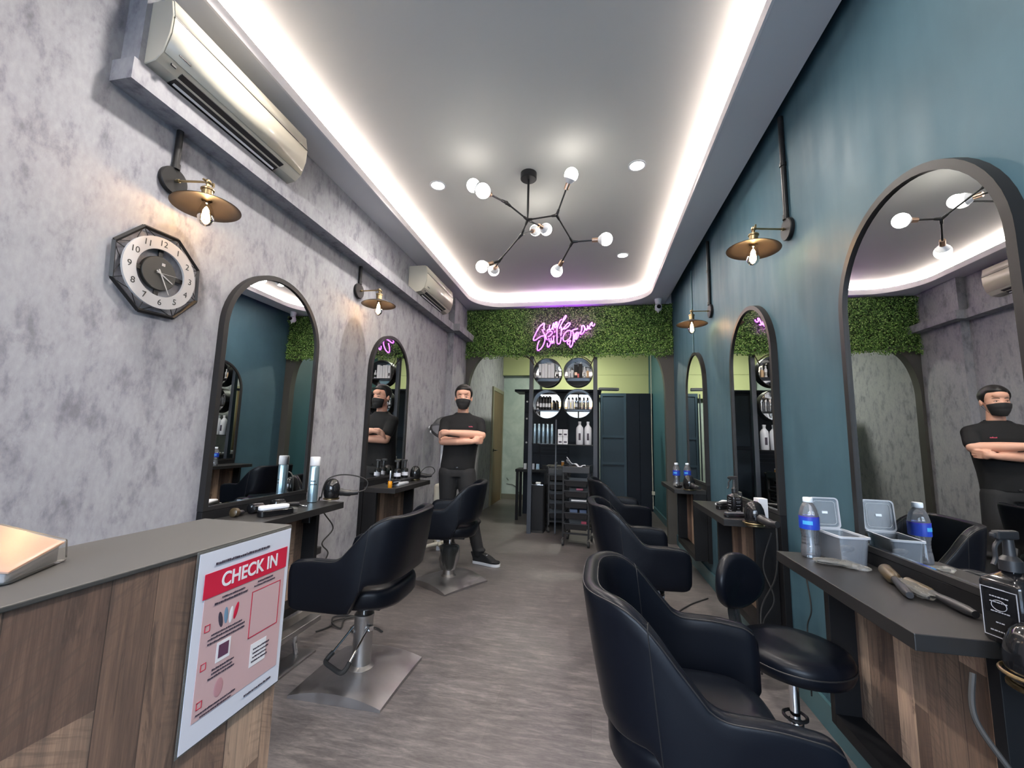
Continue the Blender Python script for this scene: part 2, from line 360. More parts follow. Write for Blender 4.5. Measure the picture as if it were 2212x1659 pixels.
b = MB(); b.box(-14, 12, -17, -16, -.1, 3.2); struct(b.build('street_building_wall', mat('street_facade', '#8d8f8c', .8), smooth=0))
b = MB(); b.box(-14, 12, -16.4, -14.6, 3.2, 3.5); struct(b.build('street_building_roof', mat('street_awning', '#b98a4e', .8), smooth=0))
# lower ceiling with rounded opening, upper ceiling, cove recess
ox0, ox1, oy0, oy1, rad = -1.60, .722, -1.0, 5.50, .42
inner = rrect(ox0, ox1, oy0, oy1, rad, 12)
def outer_of(pts, x0, x1, y0, y1):
    out = []; cx, cy = (x0 + x1) / 2, (y0 + y1) / 2
    for x, y in pts:
        dx, dy = x - cx, y - cy; s_ = min((x1 - cx) / abs(dx) if abs(dx) > 1e-6 else 1e9, (y1 - cy) / abs(dy) if abs(dy) > 1e-6 else 1e9); out.append((cx + dx * s_, cy + dy * s_))
    return out
lip = rrect(ox0 - .012, ox1 + .012, oy0 - .012, oy1 + .012, rad + .012, 12)
outer = outer_of(lip, XL, XR, YF, YB + .0)
b = MB(); b.ringprism(outer, lip, ZC, ZC + .05); struct(b.build('ceiling', 'ceil', smooth=0))
b = MB(); b.ringprism(lip, inner, ZC - .002, ZC + .055); struct(b.build('trim_2', 'ledge', smooth=0))
struct(MB().box(XL - .12, XR + .12, YF, YB + .14, ZU, ZU + .12).build('ceiling_upper', 'ceil_up', smooth=0))
# little corner gaps between the slab's radial outline and the walls
b = MB(); rc = rrect(ox0 - .17, ox1 + .17, oy0 - .17, oy1 + .11, rad + .1, 12); ro = rrect(ox0 - .2, ox1 + .2, oy0 - .2, oy1 + .12, rad + .12, 12)
b.ringprism(ro, rc, ZC + .05, ZU); struct(b.build('trim_3', 'ceil', smooth=0))
def ledstrip(name, pts):
    m = MB()
    for i in range(len(pts) - 1):
        (x0, y0), (x1, y1) = pts[i], pts[i + 1]; d = Vector((x1 - x0, y1 - y0)).normalized(); n = Vector((-d.y, d.x)) * .014
        m.add([(x0 - n.x, y0 - n.y, ZC + .088), (x1 - n.x, y1 - n.y, ZC + .088), (x1 + n.x, y1 + n.y, ZC + .088), (x0 + n.x, y0 + n.y, ZC + .088)], [(0, 1, 2, 3)])
    return m.build(name, 'led', smooth=0)
ctr = rrect(ox0 - .075, ox1 + .075, oy0 - .075, oy1 + .055, rad + .05, 8); ctr.append(ctr[0])
led = ledstrip('led_strip', ctr)
tag(led, 'warm white light strip glowing inside the ceiling cove', 'light strip')
# rear room ceiling
struct(MB().box(XL - .12, 1.3, YB + .14, YE + .12, ZC, ZC + .1).build('ceiling_rear', 'lime', smooth=0))
# bulkhead behind the hedge
struct(MB().box(XL, XR + .06, YB, YB + .12, 2.40, 3.3).build('beam_1', 'ceil', smooth=0))
# wallpapered trunking, jogging round the column, and the column
b = MB(); b.box(XL, XL + .105, 1.125, 4.93, 2.575, 2.665); b.box(XL + .002, XL + .185, 4.93, YB, 2.575, 2.665); b.box(XL, XL + .09, 1.15, 1.26, 2.665, ZC)
struct(b.build('trim_4', 'wallpaper', smooth=0))
struct(MB().box(XL, XL + .08, 5.03, YB, 0, 2.575).build('column_1', 'wallpaper', smooth=0))
struct(MB().box(XL, XL + .08, 5.03, YB, 2.665, ZC).build('column_2', 'wallpaper', smooth=0))
# baseboards
b = MB(); b.box(XL, XL + .015, YF, 5.03, 0, .11); struct(b.build('baseboard_left', mat('wood_tone_baseboard', '#8d8884', .5), smooth=0))
M['teal_base'] = mat('teal_baseboard', '#44656c', .4)
b = MB(); b.box(XR - .015, XR, YF, YB, 0, .12); struct(b.build('baseboard_right', 'teal_base', smooth=0))
b = MB(); b.box(1.08, 1.1, YB, YE, 0, .1); struct(b.build('baseboard_right_rear', 'teal_base', smooth=0))
b = MB(); b.box(XL, .0, YE - .015, YE, 0, .1); struct(b.build('baseboard_back', mat('taupe_baseboard', '#6b6a5c', .5), smooth=0))
# wooden door in the left wall of the rear room
M['oak'] = mat('oak_veneer', '#6a573c', .5); m_ = M['oak']; L(m_, ramp(m_, noise(m_, coords(m_, (8, 8, .6)), 4, 5, .6, .4), [(0.3, '#514126'), (0.7, '#6e5a3b')]), nodes(m_)[2].inputs['Base Color'])
d = struct(MB().box(XL, XL + .02, 7.62, 8.42, 0, 2.12).build('door_1', 'oak', smooth=0, bevel=.003))
b = MB(); b.box(XL, XL + .03, 7.55, 7.62, 0, 2.19); b.box(XL, XL + .03, 8.42, 8.49, 0, 2.19); b.box(XL, XL + .03, 7.62, 8.42, 2.12, 2.19); b.build('door_frame', mat('door_frame_grey', '#77745f', .5), d, smooth=0)
b = MB(); b.lathe([(.028, 0), (.028, .012)], 14, 'x', (XL + .02, 7.70, 1.0)); b.tube([(XL + .03, 7.70, 1.0), (XL + .07, 7.70, 1.0), (XL + .075, 7.72, 1.0), (XL + .075, 7.82, 1.0)], .009); b.build('door_handle', 'black_metal', d)
# skirting crack on the pale wall
b = MB(); b.tube([(-1.72, YE - .003, .42), (-1.69, YE - .003, .38), (-1.68, YE - .003, .37)], .006, 5); b.tube([(-1.72, YE - .004, .30), (-1.6, YE - .004, .29), (-1.52, YE - .004, .25), (-1.48, YE - .004, .16), (-1.44, YE - .004, .11)], .007, 5)
tag(b.build('wall_crack', mat('crack_grey', '#5d615c', .8)), 'thin dark crack low on the pale rear wall', 'crack')
# arch frames across the back of the salon
def arch_side(xw, xi, xt, name, lab):
    pts = [(xw, 0), (xw, 2.44), (xt, 2.44), (xt, 2.40)] + [(xt + (xi - xt) * sin(t), 1.82 + .58 * cos(t)) for t in [i * pi / 2 / 12 for i in range(13)]][1:] + [(xi, 0)]
    if xw > xi: pts = pts[::-1]
    return tag(MB().prism(pts[::-1], YB - .06, YB + .04, 'y').build(name, M['arch'], smooth=40, fixn=True), lab, 'arch')
M['arch'] = mat('dark_bronze_laminate', (0.055, 0.052, 0.046), .5)
arch_side(XL + .085, -1.715, -1.42, 'archway_frame', 'dark curved archway frame against the grey wallpapered wall')
arch_side(XR, .93, .76, 'archway_frame', 'dark curved archway frame against the teal wall')
# rear room lamp, added unseen above the hedge line for the yellow-green tone
t = thing('rear_added_lamp', 'unseen round lamp added to the rear room ceiling, glowing yellow-green', 'lamp', (-.3, 7.3, ZC))
MB().lathe([(.17, 0), (.17, -.04), (.15, -.05)], 28).build('housing', 'white', t, fixn=True)
MB().lathe([(.14, -.05), (.12, -.07), (.02, -.08)], 28).build('diffuser', emit('rear_lamp_glow', (0.99, 1.0, 0.86), 135.0), t, fixn=True)

# ---------------------------------------------------------------- recessed downlights, smoke detector, security camera
def downlight(x, y, z, label):
    t = thing('downlight', label, 'ceiling light', (x, y, z), 0, 'recessed ceiling downlights')
    MB().ringprism([(.062 * cos(a), .062 * sin(a)) for a in [2 * pi * i / 28 for i in range(28)]], [(.05 * cos(a), .05 * sin(a)) for a in [2 * pi * i / 28 for i in range(28)]], -.006, 0).build('rim', 'white', t)
    MB().lathe([(.05, -.001), (.05, -.0045)], 28).build('diffuser', 'downlight', t)
    ld = bpy.data.lights.new('downlight_lamp', 'AREA'); ld.shape = 'DISK'; ld.size = .1; ld.energy = 9; ld.color = (1.0, .93, .86); ld.spread = radians(150)
    lo = bpy.data.objects.new('downlight_lamp', ld); COL.objects.link(lo); lo.parent = t; lo.location = (0, 0, -.012); return t
for x, y, l in ((-1.188, 2.879, 'round downlight left of the branching chandelier'), (.317, 2.864, 'large round downlight right of the branching chandelier'), (.322, 4.354, 'smaller round downlight behind the chandelier bulbs, by the right cove'),
                (.576 - .3, 1.45, 'round downlight near the front, toward the teal wall'), (-1.19, 1.36, 'round downlight near the front, toward the grey wall'),
                (.3, -.1, 'unseen round downlight added over the entrance side, toward the teal wall'), (-1.19, -.1, 'unseen round downlight added over the entrance side, toward the grey wall')):  # entrance pair is added behind the camera to light the near room
    downlight(x, y, ZU, l)
t = thing('security_camera', 'white security camera hanging below the ceiling before the hedge', 'camera', (.835, 5.40, ZC))
MB().lathe([(.045, 0), (.045, -.02), (.036, -.05), (.036, -.07)], 20).build('mount', 'white', t, fixn=True)
MB().at(Matrix.Translation((0, 0, -.10)) @ Matrix.Rotation(radians(20), 4, 'X')).lathe([(.02, .03), (.04, .025), (.045, 0), (.042, -.04), (.02, -.06)], 20).build('housing', 'white', t, fixn=True)
MB().at(Matrix.Translation((0, -.045, -.115)) @ Matrix.Rotation(radians(70), 4, 'X')).lathe([(.026, 0), (.026, .012), (.01, .016)], 18).build('lens', 'gloss_black', t, fixn=True)
MB().tube([(0, -.02, -.155), (-.01, -.03, -.185)], .008).build('antenna', 'white', t)
t = thing('smoke_detector', 'small dark ceiling sensor in the corner above the front air conditioner', 'sensor', (-1.76, 1.02, ZC))
MB().lathe([(.02, 0), (.018, -.018), (.008, -.024)], 16).build('body', 'black_plastic', t, fixn=True)
# ---------------------------------------------------------------- arched mirrors (local: wall plane x=0, room toward +x, floor z=0)
def arch_outline(hw, top, bot, n=28): return [(hw, bot)] + [(hw * cos(pi * i / n), top - hw + hw * sin(pi * i / n)) for i in range(n + 1)] + [(-hw, bot)]
def arch_mirror(loc, rz, label, top=2.145):
    t = thing('arch_mirror', label, 'mirror', loc, rz, 'tall arched mirrors at the styling stations')
    o = arch_outline(.37, top, .865); i = arch_outline(.343, top - .027, .885)
    MB().ringprism(o, i, .0, .034, 'x').build('mirror_frame', 'black_frame', t, smooth=30, fixn=True)
    MB().prism(i, .004, .024, 'x').build('mirror_glass', 'mirror', t, smooth=0, fixn=True)
    MB().box(.0, .032, -.37, .37, .2, .863).build('lower_panel', 'black', t, smooth=0, bevel=.002)
    MB().box(.0242, .029, -.34, .34, .885, .8885).build('glass_channel', 'chrome', t, smooth=0)
    return t
mir = arch_mirror((XR, 1.53, 0), pi, 'large arched mirror above the desk with water bottle and plastic tub')
dup(mir, (XR, 2.94, 0), pi, 'arched mirror above the desk holding the black spray bottle and hair clipper')
dup(mir, (XR, 4.43, 0), pi, 'small arched mirror on the teal wall, farthest from the check-in counter')
dup(mir, (XL, 2.085, 0), 0, 'arched mirror behind the silver spray can on the grey wall')
dup(mir, (XL, 3.505, 0), 0, 'arched mirror behind the orange serum bottle on the grey wall')
# ---------------------------------------------------------------- wall mounted styling desks
def desk(loc, rz, label, off):
    t = thing('styling_desk', label, 'desk', loc, rz, 'wall mounted styling desks')
    MB().box(.0345, .305, -.37, .37, .784, .822).build('desktop', 'desk', t, smooth=0, bevel=.002)
    for s in (-1, 1): MB().box(.0345, .145, s * .352 - .016, s * .352 + .016, .215, .7835).build('side_board', 'black', t, smooth=0, bevel=.0015)
    MB().box(.0345, .058, -.3355, .3355, .2585, .783).build('wood_panel', 'planks_desk', t, smooth=0)
    MB().box(.0345, .145, -.3355, .3355, .215, .258).build('bottom_rail', 'black', t, smooth=0)
    return t
desk((XR, 1.56, 0), pi, 'black desk holding the water bottle, plastic tub and brushes', .16)
desk((XR, 2.99, 0), pi, 'black desk holding the black spray bottle and hair clipper', .205)
desk((XR, 4.43, 0), pi, 'black desk farthest along the teal wall, with one water bottle', .22)
desk((XL, 2.075, 0), 0, 'black desk with silver spray can, behind the check-in counter', -.02)
desk((XL, 3.51, 0), 0, 'black desk with orange serum bottle and trays, behind the front-left chair', -.125)

# ---------------------------------------------------------------- industrial wall sconces (local: wall x=0, centre of plate z=0)
def sconce(loc, rz, label, tiltx, yaw, pipe, L_=.16):
    t = thing('wall_sconce', label, 'wall light', loc, rz, 'industrial wall sconces with filament bulbs')
    MB().lathe([(.058, 0), (.06, .003), (.06, .018), (.057, .022)], 36, 'x').build('back_plate', 'black_frame', t, fixn=True)
    b = MB(); b.tube([(.016, 0, .055), (.016, 0, .08)], .016, 14); b.tube([(.014, 0, .08), (.014, 0, pipe)], .0135, 14)
    if pipe > .5: b.tube([(.014, 0, pipe * .55), (.014, 0, pipe * .55 + .02)], .018, 12); b.box(0, .012, -.026, .0, pipe * .55, pipe * .55 + .018)
    b.build('conduit', 'black_metal', t)
    hx, hz = L_ * cos(yaw), 0.0; e = Vector((.02 + L_ * cos(yaw), L_ * sin(yaw), .0))
    b = MB(); b.tube([(.018, 0, 0), e], .0048, 10); b.tube([(.03, .0 + .012 * sin(yaw), 0), (.04, .02 * sin(yaw), 0)], .008, 10); b.build('arm', 'brass', t)
    K = Matrix.Translation(e) @ Matrix.Rotation(tiltx, 4, Vector((cos(yaw + pi / 2), sin(yaw + pi / 2), 0)))
    b = MB().at(K); b.ell((0, 0, 0), (.013, .013, .013)); b.tube([(0, -.024, 0), (0, .024, 0)], .005, 8); b.box(-.004, .004, .022, .03, -.009, .009); b.tube([(0, 0, -.005), (0, 0, -.03)], .007, 10)
    b.lathe([(.010, -.024), (.022, -.030), (.026, -.034), (.026, -.04), (.0215, -.042), (.0215, -.075), (.03, -.082)], 24); b.build('socket', 'brass', t, fixn=True)
    sh = [(.028, -.078), (.034, -.086), (.065, -.092), (.098, -.103), (.128, -.118), (.130, -.120), (.128, -.121), (.098, -.1065), (.065, -.0955), (.034, -.0895), (.02, -.088)]
    b = MB().at(K); b.lathe(sh, 44, cap=False); b.build('shade', 'brass_dark', t, smooth=60, fixn=True)
    b = MB().at(K); b.lathe([(.014, -.09), (.015, -.10), (.022, -.12), (.030, -.145), (.032, -.165), (.028, -.185), (.016, -.2), (.004, -.206)], 28, cap=False); bb = b.build('bulb', 'bulb_glass', t, smooth=180)
    b = MB().at(K)
    for k in range(6):
        a = k * pi / 3; b.tube([(.008 * cos(a), .008 * sin(a), -.118), (.016 * cos(a + .3), .016 * sin(a + .3), -.178)], .0022, 5)
    b.tube([(0, 0, -.10), (0, 0, -.125)], .004, 6); b.build('filament', 'filament', bb)
    ld = bpy.data.lights.new('bulb_lamp', 'POINT'); ld.energy = 0.9; ld.color = (1.0, .66, .40); ld.shadow_soft_size = .02
    lo = bpy.data.objects.new('bulb_lamp', ld); COL.objects.link(lo); lo.parent = t; lo.location = K @ Vector((0, 0, -.15))
    return t
sconce((XL, 1.40, 2.336), 0, 'sconce above the octagonal clock', radians(-3), radians(12), .24, .145)
sconce((XL, 2.905, 2.372), 0, 'sconce between the two arched mirrors on the grey wall', radians(0), radians(0), .205, .17)
sconce((XR, 2.34, 2.392), pi, 'sconce between the large arched mirror and the middle one on the teal wall', radians(-4), radians(10), ZC - 2.392, .17)
sconce((XR, 3.832, 2.401), pi, 'sconce nearest the leaf wall on the teal wall', radians(0), radians(4), ZC - 2.401, .15)
tag(MB().tube([(XR - .008, 4.5, 2.14), (XR - .008, 4.5, ZC)], .006, 8).build('conduit_pipe', 'teal_base'), 'thin painted conduit rising above the farthest arched mirror', 'pipe')

# ---------------------------------------------------------------- chandelier
t = thing('branching_chandelier', 'black branching chandelier with round glowing bulbs', 'chandelier', (0, 0, 0))
hub = Vector((-.462, 2.842, 2.834))
MB().lathe([(.06, 0), (.06, -.045), (.055, -.05)], 36, c=(hub.x, hub.y, ZU)).build('canopy', 'black_metal', t, fixn=True)
MB().tube([(hub.x, hub.y, ZU - .05), hub], .0085, 12).build('stem', 'black_metal', t)
J1 = Vector((-.585, 2.66, 2.87)); J2 = Vector((-.24, 2.73, 2.79)); J3 = Vector((-.14, 2.94, 2.69)); J4 = Vector((-.52, 2.93, 2.77)); J5 = Vector((-.71, 3.02, 2.61))
B = {'a': (-.81, 2.595, 2.98), 'b': (-.668, 2.342, 2.77), 'c': (-.136, 2.62, 3.01), 'd': (-.35, 3.05, 2.86), 'e': (-.46, 3.24, 2.96), 'f': (.10, 2.91, 2.68), 'g': (-.27, 3.13, 2.55), 'h': (-.83, 2.958, 2.544), 'i': (-.80, 3.22, 2.62)}
B = {k: Vector(v) for k, v in B.items()}
b = MB()
def rod(a, c, r=.006): b.tube([a, c], r, 8)
rod(hub, J1); rod(hub, J2); rod(J2, J3); rod(hub, J4); rod(J4, J5); rod(J1, B['a']); rod(J1, B['b']); rod(J2, B['c']); rod(J3, B['f']); rod(J3, B['g']); rod(hub, B['d']); rod(J4, B['e']); rod(J5, B['h']); rod(J5, B['i'])
def elbow(j, *ends):
    for e in ends: d = (e - j).normalized(); b.tube([j, j + d * .04], [.012, .0085], 8)
    b.ell(j, (.014, .014, .014), 10, 8)
elbow(hub, J1, J2, J4, B['d']); elbow(J1, B['a'], B['b'], hub); elbow(J2, hub, J3, B['c']); elbow(J3, J2, B['f'], B['g']); elbow(J4, hub, J5, B['e']); elbow(J5, J4, B['h'], B['i'])
b.build('branch_frame', 'black_metal', t)
for k, frm in (('a', J1), ('b', J1), ('c', J2), ('d', hub), ('e', J4), ('f', J3), ('g', J3), ('h', J5), ('i', J5)):
    d = (B[k] - frm).normalized(); c = B[k]
    so = MB().tube([c - d * .098, c - d * .05], .0165, 16).build('socket', 'copper', t)
    Q = Matrix.Translation(c) @ d.to_track_quat('Z', 'Y').to_matrix().to_4x4()
    r_ = .046
    MB().at(Q).lathe([(.016, -.056), (.028, -.044), (.040, -.026)], 22, cap=False).build('bulb_collar', 'white', so, smooth=180)
    MB().at(Q).lathe([(.040, -.026)] + [(r_ * cos(a), r_ * sin(a)) for a in [radians(-30 + 120 * i / 9) for i in range(9)]] + [(.001, r_)], 24, cap=False).build('bulb', 'bulb', t, smooth=180)

# ---------------------------------------------------------------- wall air conditioners (local: wall x=0, length along y)
def aircon(loc, label):
    t = thing('air_conditioner', label, 'air conditioner', loc, 0, 'cream wall air conditioners'); W = .80
    prof = [(0, .0), (.0, .285), (.155, .285), (.185, .275), (.203, .2), (.20, .13), (.175, .045), (.15, .02), (.06, 0)]
    prof2 = [(0, .285), (.16, .285), (.186, .275), (.2, .205), (.197, .13), (.173, .05), (.14, .018), (.05, 0), (0, 0)]
    def pr(m, p, y0, y1): return m.prism([(x, z) for x, z in p], y0, y1, 'y')
    pr(MB(), prof2, -W / 2, W / 2).build('body', 'offwhite', t, smooth=30, fixn=True, bevel=.004)
    MB().add([(x, y, z) for x, z in [(.162, .289), (.189, .278), (.2045, .203)] for y in (-W / 2 + .006, W / 2 - .006)], [(0, 1, 3, 2), (2, 3, 5, 4)]).build('upper_cover', 'cream', t, smooth=60, fixn=True).modifiers.new('solid', 'SOLIDIFY').thickness = .003
    MB().add([(x, y, z) for x, z in [(.2045, .198), (.2015, .128), (.178, .05)] for y in (-W / 2 + .006, W / 2 - .006)], [(0, 1, 3, 2), (2, 3, 5, 4)]).build('front_cover', 'cream', t, smooth=60, fixn=True).modifiers.new('solid', 'SOLIDIFY').thickness = .003
    MB().box(.2, .2055, -W / 2 + .004, W / 2 - .004, .1985, .2025).build('cover_line', 'brass_dark', t, smooth=0)
    d = Vector((.123, 0, .05)).normalized(); 
    b = MB(); b.add([(.165, -W / 2 + .09, .036), (.165, W / 2 - .13, .036), (.085, W / 2 - .13, .0035), (.085, -W / 2 + .09, .0035)], [(0, 1, 2, 3)])
    o = b.build('air_outlet', 'black_plastic', t, smooth=0, fixn=True); o.modifiers.new('solid', 'SOLIDIFY').thickness = .006; 
    b = MB(); b.add([(.112, -W / 2 + .10, .012), (.112, W / 2 - .14, .012), (.106, W / 2 - .14, .003), (.106, -W / 2 + .10, .003)], [(0, 1, 2, 3)])
    o = b.build('louver', 'white', t, smooth=0); o.modifiers.new('solid', 'SOLIDIFY').thickness = .004
    MB().box(.1885, .1915, -W / 2 + .05, -W / 2 + .10, .075, .079).build('badge', 'brass_dark', t, smooth=0)
    MB().box(.165, .172, -W / 2 + .04, -W / 2 + .06, .028, .036).build('sensor_window', 'black_plastic', t, smooth=0)
    return t
aircon((XL, 1.57, 2.672), 'cream wall air conditioner above the clock and front sconce')
a2 = aircon((XL, 4.19, 2.672), 'cream wall air conditioner farther along, near the leaf wall')

# ---------------------------------------------------------------- octagonal wall clock (local: wall x=0)
t = thing('wall_clock', 'octagonal black wire-frame clock with a white numbered ring', 'clock', (XL, 1.39, 1.905))
M['clock_white'] = mat('clock_ring_white', '#b4b3b4', .5)
R8 = .19; V8 = [Vector((.016, R8 * cos(radians(22.5 + 45 * k + 3)), R8 * sin(radians(22.5 + 45 * k + 3)))) for k in range(8)]
b = MB()
for k in range(8):
    a, c = V8[k], V8[(k + 1) % 8]; b.tube([a, c], .0085, 4)
b.build('outer_frame', 'black_metal', t, smooth=0)
b = MB()
for k in range(8):
    a, c = V8[k], V8[(k + 1) % 8]; m1 = (a + c) / 2 * .82; m1.x = .012; b.tube(smoothpts([a, (a * .93 + m1 * .07).lerp(m1, .45), m1, (c * .93 + m1 * .07).lerp(m1, .45), c], 5), .0016, 5)
    e = a * .74; e.x = .02; b.tube([a, e], .0016, 5)
b.build('wire_lattice', 'black_metal', t)
ring = lambda r: [(r * cos(2 * pi * i / 64), r * sin(2 * pi * i / 64)) for i in range(64)]
MB().ringprism(ring(.152), ring(.101), .02, .03, 'x').build('number_ring', 'clock_white', t, fixn=True)
b = MB(); b.box(.008, .014, -.009, .009, -.11, .11); b.box(.008, .014, -.11, .11, -.009, .009); b.build('spoke_cross', 'black_metal', t, smooth=0)
MB().lathe([(.072, .004), (.072, .018), (.07, .02)], 48, 'x').build('dial', mat('dial_charcoal', '#2b2c2a', .5), t, fixn=True)
for n_ in range(1, 13):
    a = radians(90 - 30 * n_ + 3); r_ = .1265
    text('numeral', str(n_), .036, 'ink_black', t, (.0305, r_ * cos(a), r_ * sin(a)), (radians(90), 0, radians(90)))
def hand(name, ang, l, w_, x):
    d = Vector((0, cos(radians(90 - ang)), sin(radians(90 - ang)))); s_ = Vector((0, -d.z, d.y)) * w_; c = Vector((x, 0, 0))
    q = [c - d * .018 - s_, c - d * .018 + s_, c + d * l + s_ * .5, c + d * l - s_ * .5]; u = Vector((.0012, 0, 0))
    MB().add([tuple(p) for p in q] + [tuple(p + u) for p in q], [(0, 1, 2, 3), (7, 6, 5, 4), (0, 4, 5, 1), (1, 5, 6, 2), (2, 6, 7, 3), (3, 7, 4, 0)]).build(name, 'clock_white', t, smooth=0, fixn=True)
hand('hour_hand', 117, .062, .0034, .024); hand('minute_hand', 152, .092, .0028, .0255); hand('second_hand', 84, .074, .0009, .027)
MB().box(.0202, .0212, .004, .018, .036, .048).build('dial_mark', 'clock_white', t, smooth=0)

# ---------------------------------------------------------------- leaf wall
def leafmat():
    m = mat('artificial_leaves', '#4f7030', .55, Specular_IOR_Level=0.35); g = N(m, 'ShaderNodeNewGeometry'); 
    c = ramp(m, g.outputs['Random Per Island'], [(0.0, '#335222'), (0.4, '#517632'), (0.75, '#6c9442'), (0.95, '#a3bd70')]); L(m, c, nodes(m)[2].inputs['Base Color']); return m
M['leaf'] = leafmat(); M['leaf_back'] = mat('hedge_backing', '#2a3c1c', .9)
rnd = random.Random(3); b = MB()
def leaf(c, nrm, s):
    nrm = Vector(nrm).normalized(); u = nrm.orthogonal().normalized(); u = Quaternion(nrm, rnd.uniform(0, 2 * pi)) @ u; v = nrm.cross(u); c = Vector(c)
    p = [c, c + u * s * .5 + v * s * .32 + nrm * s * .12, c + u * s, c + u * s * .5 - v * s * .32 + nrm * s * .12]
    o = len(b.v); b.v += [tuple(q) for q in p]; b.f.append((o, o + 1, o + 2, o + 3)); b.mi.append(0)
for i in range(23000):
    x = rnd.uniform(XL + .01, XR - .01); z = rnd.uniform(2.36, ZC - .022); lump = .03 * sin(x * 9 + 2 * sin(z * 11)) + .02 * sin(x * 23 + z * 19)
    y = YB - .068 + lump * .45 + rnd.uniform(-.025, .025) - .01
    if z < 2.40 and rnd.random() < .5: continue
    leaf((x, y, z), (rnd.uniform(-.8, .8), -1, rnd.uniform(-.5, .9)), rnd.uniform(.014, .026))
for i in range(1500):
    x = rnd.uniform(XL + .02, XR - .02); z = 2.40 - abs(rnd.gauss(0, .022)) - .015 * (1 + sin(x * 17)); leaf((x, YB - .08 + rnd.uniform(-.04, .03), z), (rnd.uniform(-1, 1), -1, rnd.uniform(-1, .5)), rnd.uniform(.014, .026))
hed = thing('leaf_wall', 'dense green artificial leaf wall behind the neon sign', 'hedge', (0, 0, 0)); hed['kind'] = 'stuff'
b.build('foliage', 'leaf', hed, smooth=0); MB().box(XL + .003, XR - .003, YB - .05, YB - .004, 2.40, ZC - .003).build('backing_board', 'leaf_back', hed, smooth=0)
M['bark'] = mat('twig_bark', '#3a2d23', .8)
def twig(name, lab, paths):
    b = MB()
    for p in paths: b.tube(smoothpts(p, 5), [.008 - .005 * i / (5 * (len(p) - 1)) for i in range(5 * (len(p) - 1) + 1)], 6)
    return tag(b.build(name, 'bark'), lab, 'twig')
y_ = YB - .06
twig('bare_twig', 'bare branch leaning on the left shelf post, under the leaf wall', [[(-.775, y_, 2.24), (-.84, y_, 2.33), (-.96, y_, 2.38), (-1.12, y_ - .01, 2.39)], [(-.84, y_, 2.33), (-.9, y_ - .02, 2.38), (-1.0, y_ - .02, 2.41)], [(-.72, y_, 2.22), (-.77, y_, 2.31), (-.80, y_, 2.42)]])
twig('bare_twig', 'bare forked branch leaning on the right shelf post, under the leaf wall', [[(-.02, y_, 2.22), (.02, y_, 2.31), (.06, y_, 2.38), (.12, y_, 2.42)], [(-.01, y_, 2.27), (-.08, y_, 2.33), (-.18, y_, 2.37), (-.28, y_, 2.39)], [(.03, y_, 2.32), (.03, y_, 2.40), (0, y_, 2.44)]])
# ---------------------------------------------------------------- neon sign, traced as one script drawing
NS = [  # strokes in sign units (2212 x 1382 board)
 [(540,600),(530,500),(540,420),(515,400),(470,440),(420,480),(380,530),(320,640),(260,770),(225,860),(235,905),(290,900),(370,840),(470,785),(560,780)],
 [(480,590),(530,700),(570,790),(600,850),(635,905)],
 [(560,800),(565,900),(545,990),(490,1110),(420,1190),(370,1215),(345,1190),(345,1100),(365,1000),(400,920)],
 [(790,680),(740,645),(680,660),(620,710),(590,780),(600,840)],
 [(620,650),(660,580)], [(710,460),(690,520),(695,600),(740,590),(780,540),(810,470),(820,400),(790,470),(800,560),(810,610)], [(880,370),(850,450),(845,530),(885,520),(915,440),(910,365),(880,400),(880,470)],
 [(650,800),(700,790),(750,740),(790,700)], [(680,850),(690,930),(715,965),(745,930),(745,850)], [(745,930),(730,1000),(700,1090),(665,1120),(640,1085),(640,1000)], [(770,930),(775,1020),(800,960),(820,900),(820,780)], [(820,900),(830,990),(845,1000)], [(830,680),(865,650)],
 [(1060,290),(1000,330),(975,400),(940,500),(915,570),(915,700),(920,900),(925,1000),(950,1025)], [(985,570),(1030,460),(1090,350),(1150,270),(1180,200),(1160,185),(1110,260),(1090,330)], [(975,1030),(1010,1000),(1030,920),(1040,840)], [(950,1025),(985,1035)],
 [(1040,520),(1045,620),(1040,700),(1030,790)], [(1040,640),(1080,590),(1110,560)], [(1110,590),(1170,570),(1240,510),(1290,450),(1290,410),(1240,410),(1180,470),(1130,540),(1110,590)],
 [(1330,660),(1270,630),(1200,660),(1130,740),(1095,850),(1110,930),(1160,955),(1230,920),(1290,860),(1320,760),(1325,670),(1370,630),(1440,600),(1520,590)],
 [(1370,650),(1395,760),(1390,900),(1370,1040),(1330,1125),(1295,1110),(1290,1020),(1315,930)], [(1315,930),(1260,950),(1215,990),(1250,1060)],
 [(1440,730),(1425,830),(1420,980)], [(1440,830),(1470,720),(1500,700),(1490,800),(1450,890),(1490,890),(1540,790),(1540,720)], [(1520,690),(1560,730),(1600,680)],
 [(1630,500),(1630,620),(1600,740),(1640,750),(1700,670),(1720,570),(1690,500),(1640,510)], [(1740,580),(1760,640),(1790,600),(1810,530),(1790,500)], [(1810,600),(1850,560),(1870,500),(1900,430),(1930,420),(1920,480),(1950,520),(1990,490),(2000,450)], [(1850,590),(1900,600)],
]
def nsp(u, v): return (-.775 + (u - 235) * (.82 / 1780) * 1.0 + .0, YB - .155, 2.90 - (v - 185) * (.82 / 1780))
t = thing('neon_sign', 'pink and purple handwritten neon sign on the leaf wall', 'sign', (0, 0, 0))
b = MB(); e = MB()
for s_ in NS:
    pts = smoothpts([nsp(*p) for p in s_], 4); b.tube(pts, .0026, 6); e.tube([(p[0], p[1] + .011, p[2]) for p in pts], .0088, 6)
b.build('neon_tube', 'neon', t); e.build('halo_tube', 'neon_halo', t)  # wider glowing tube behind the strokes imitates their halo
b = MB()
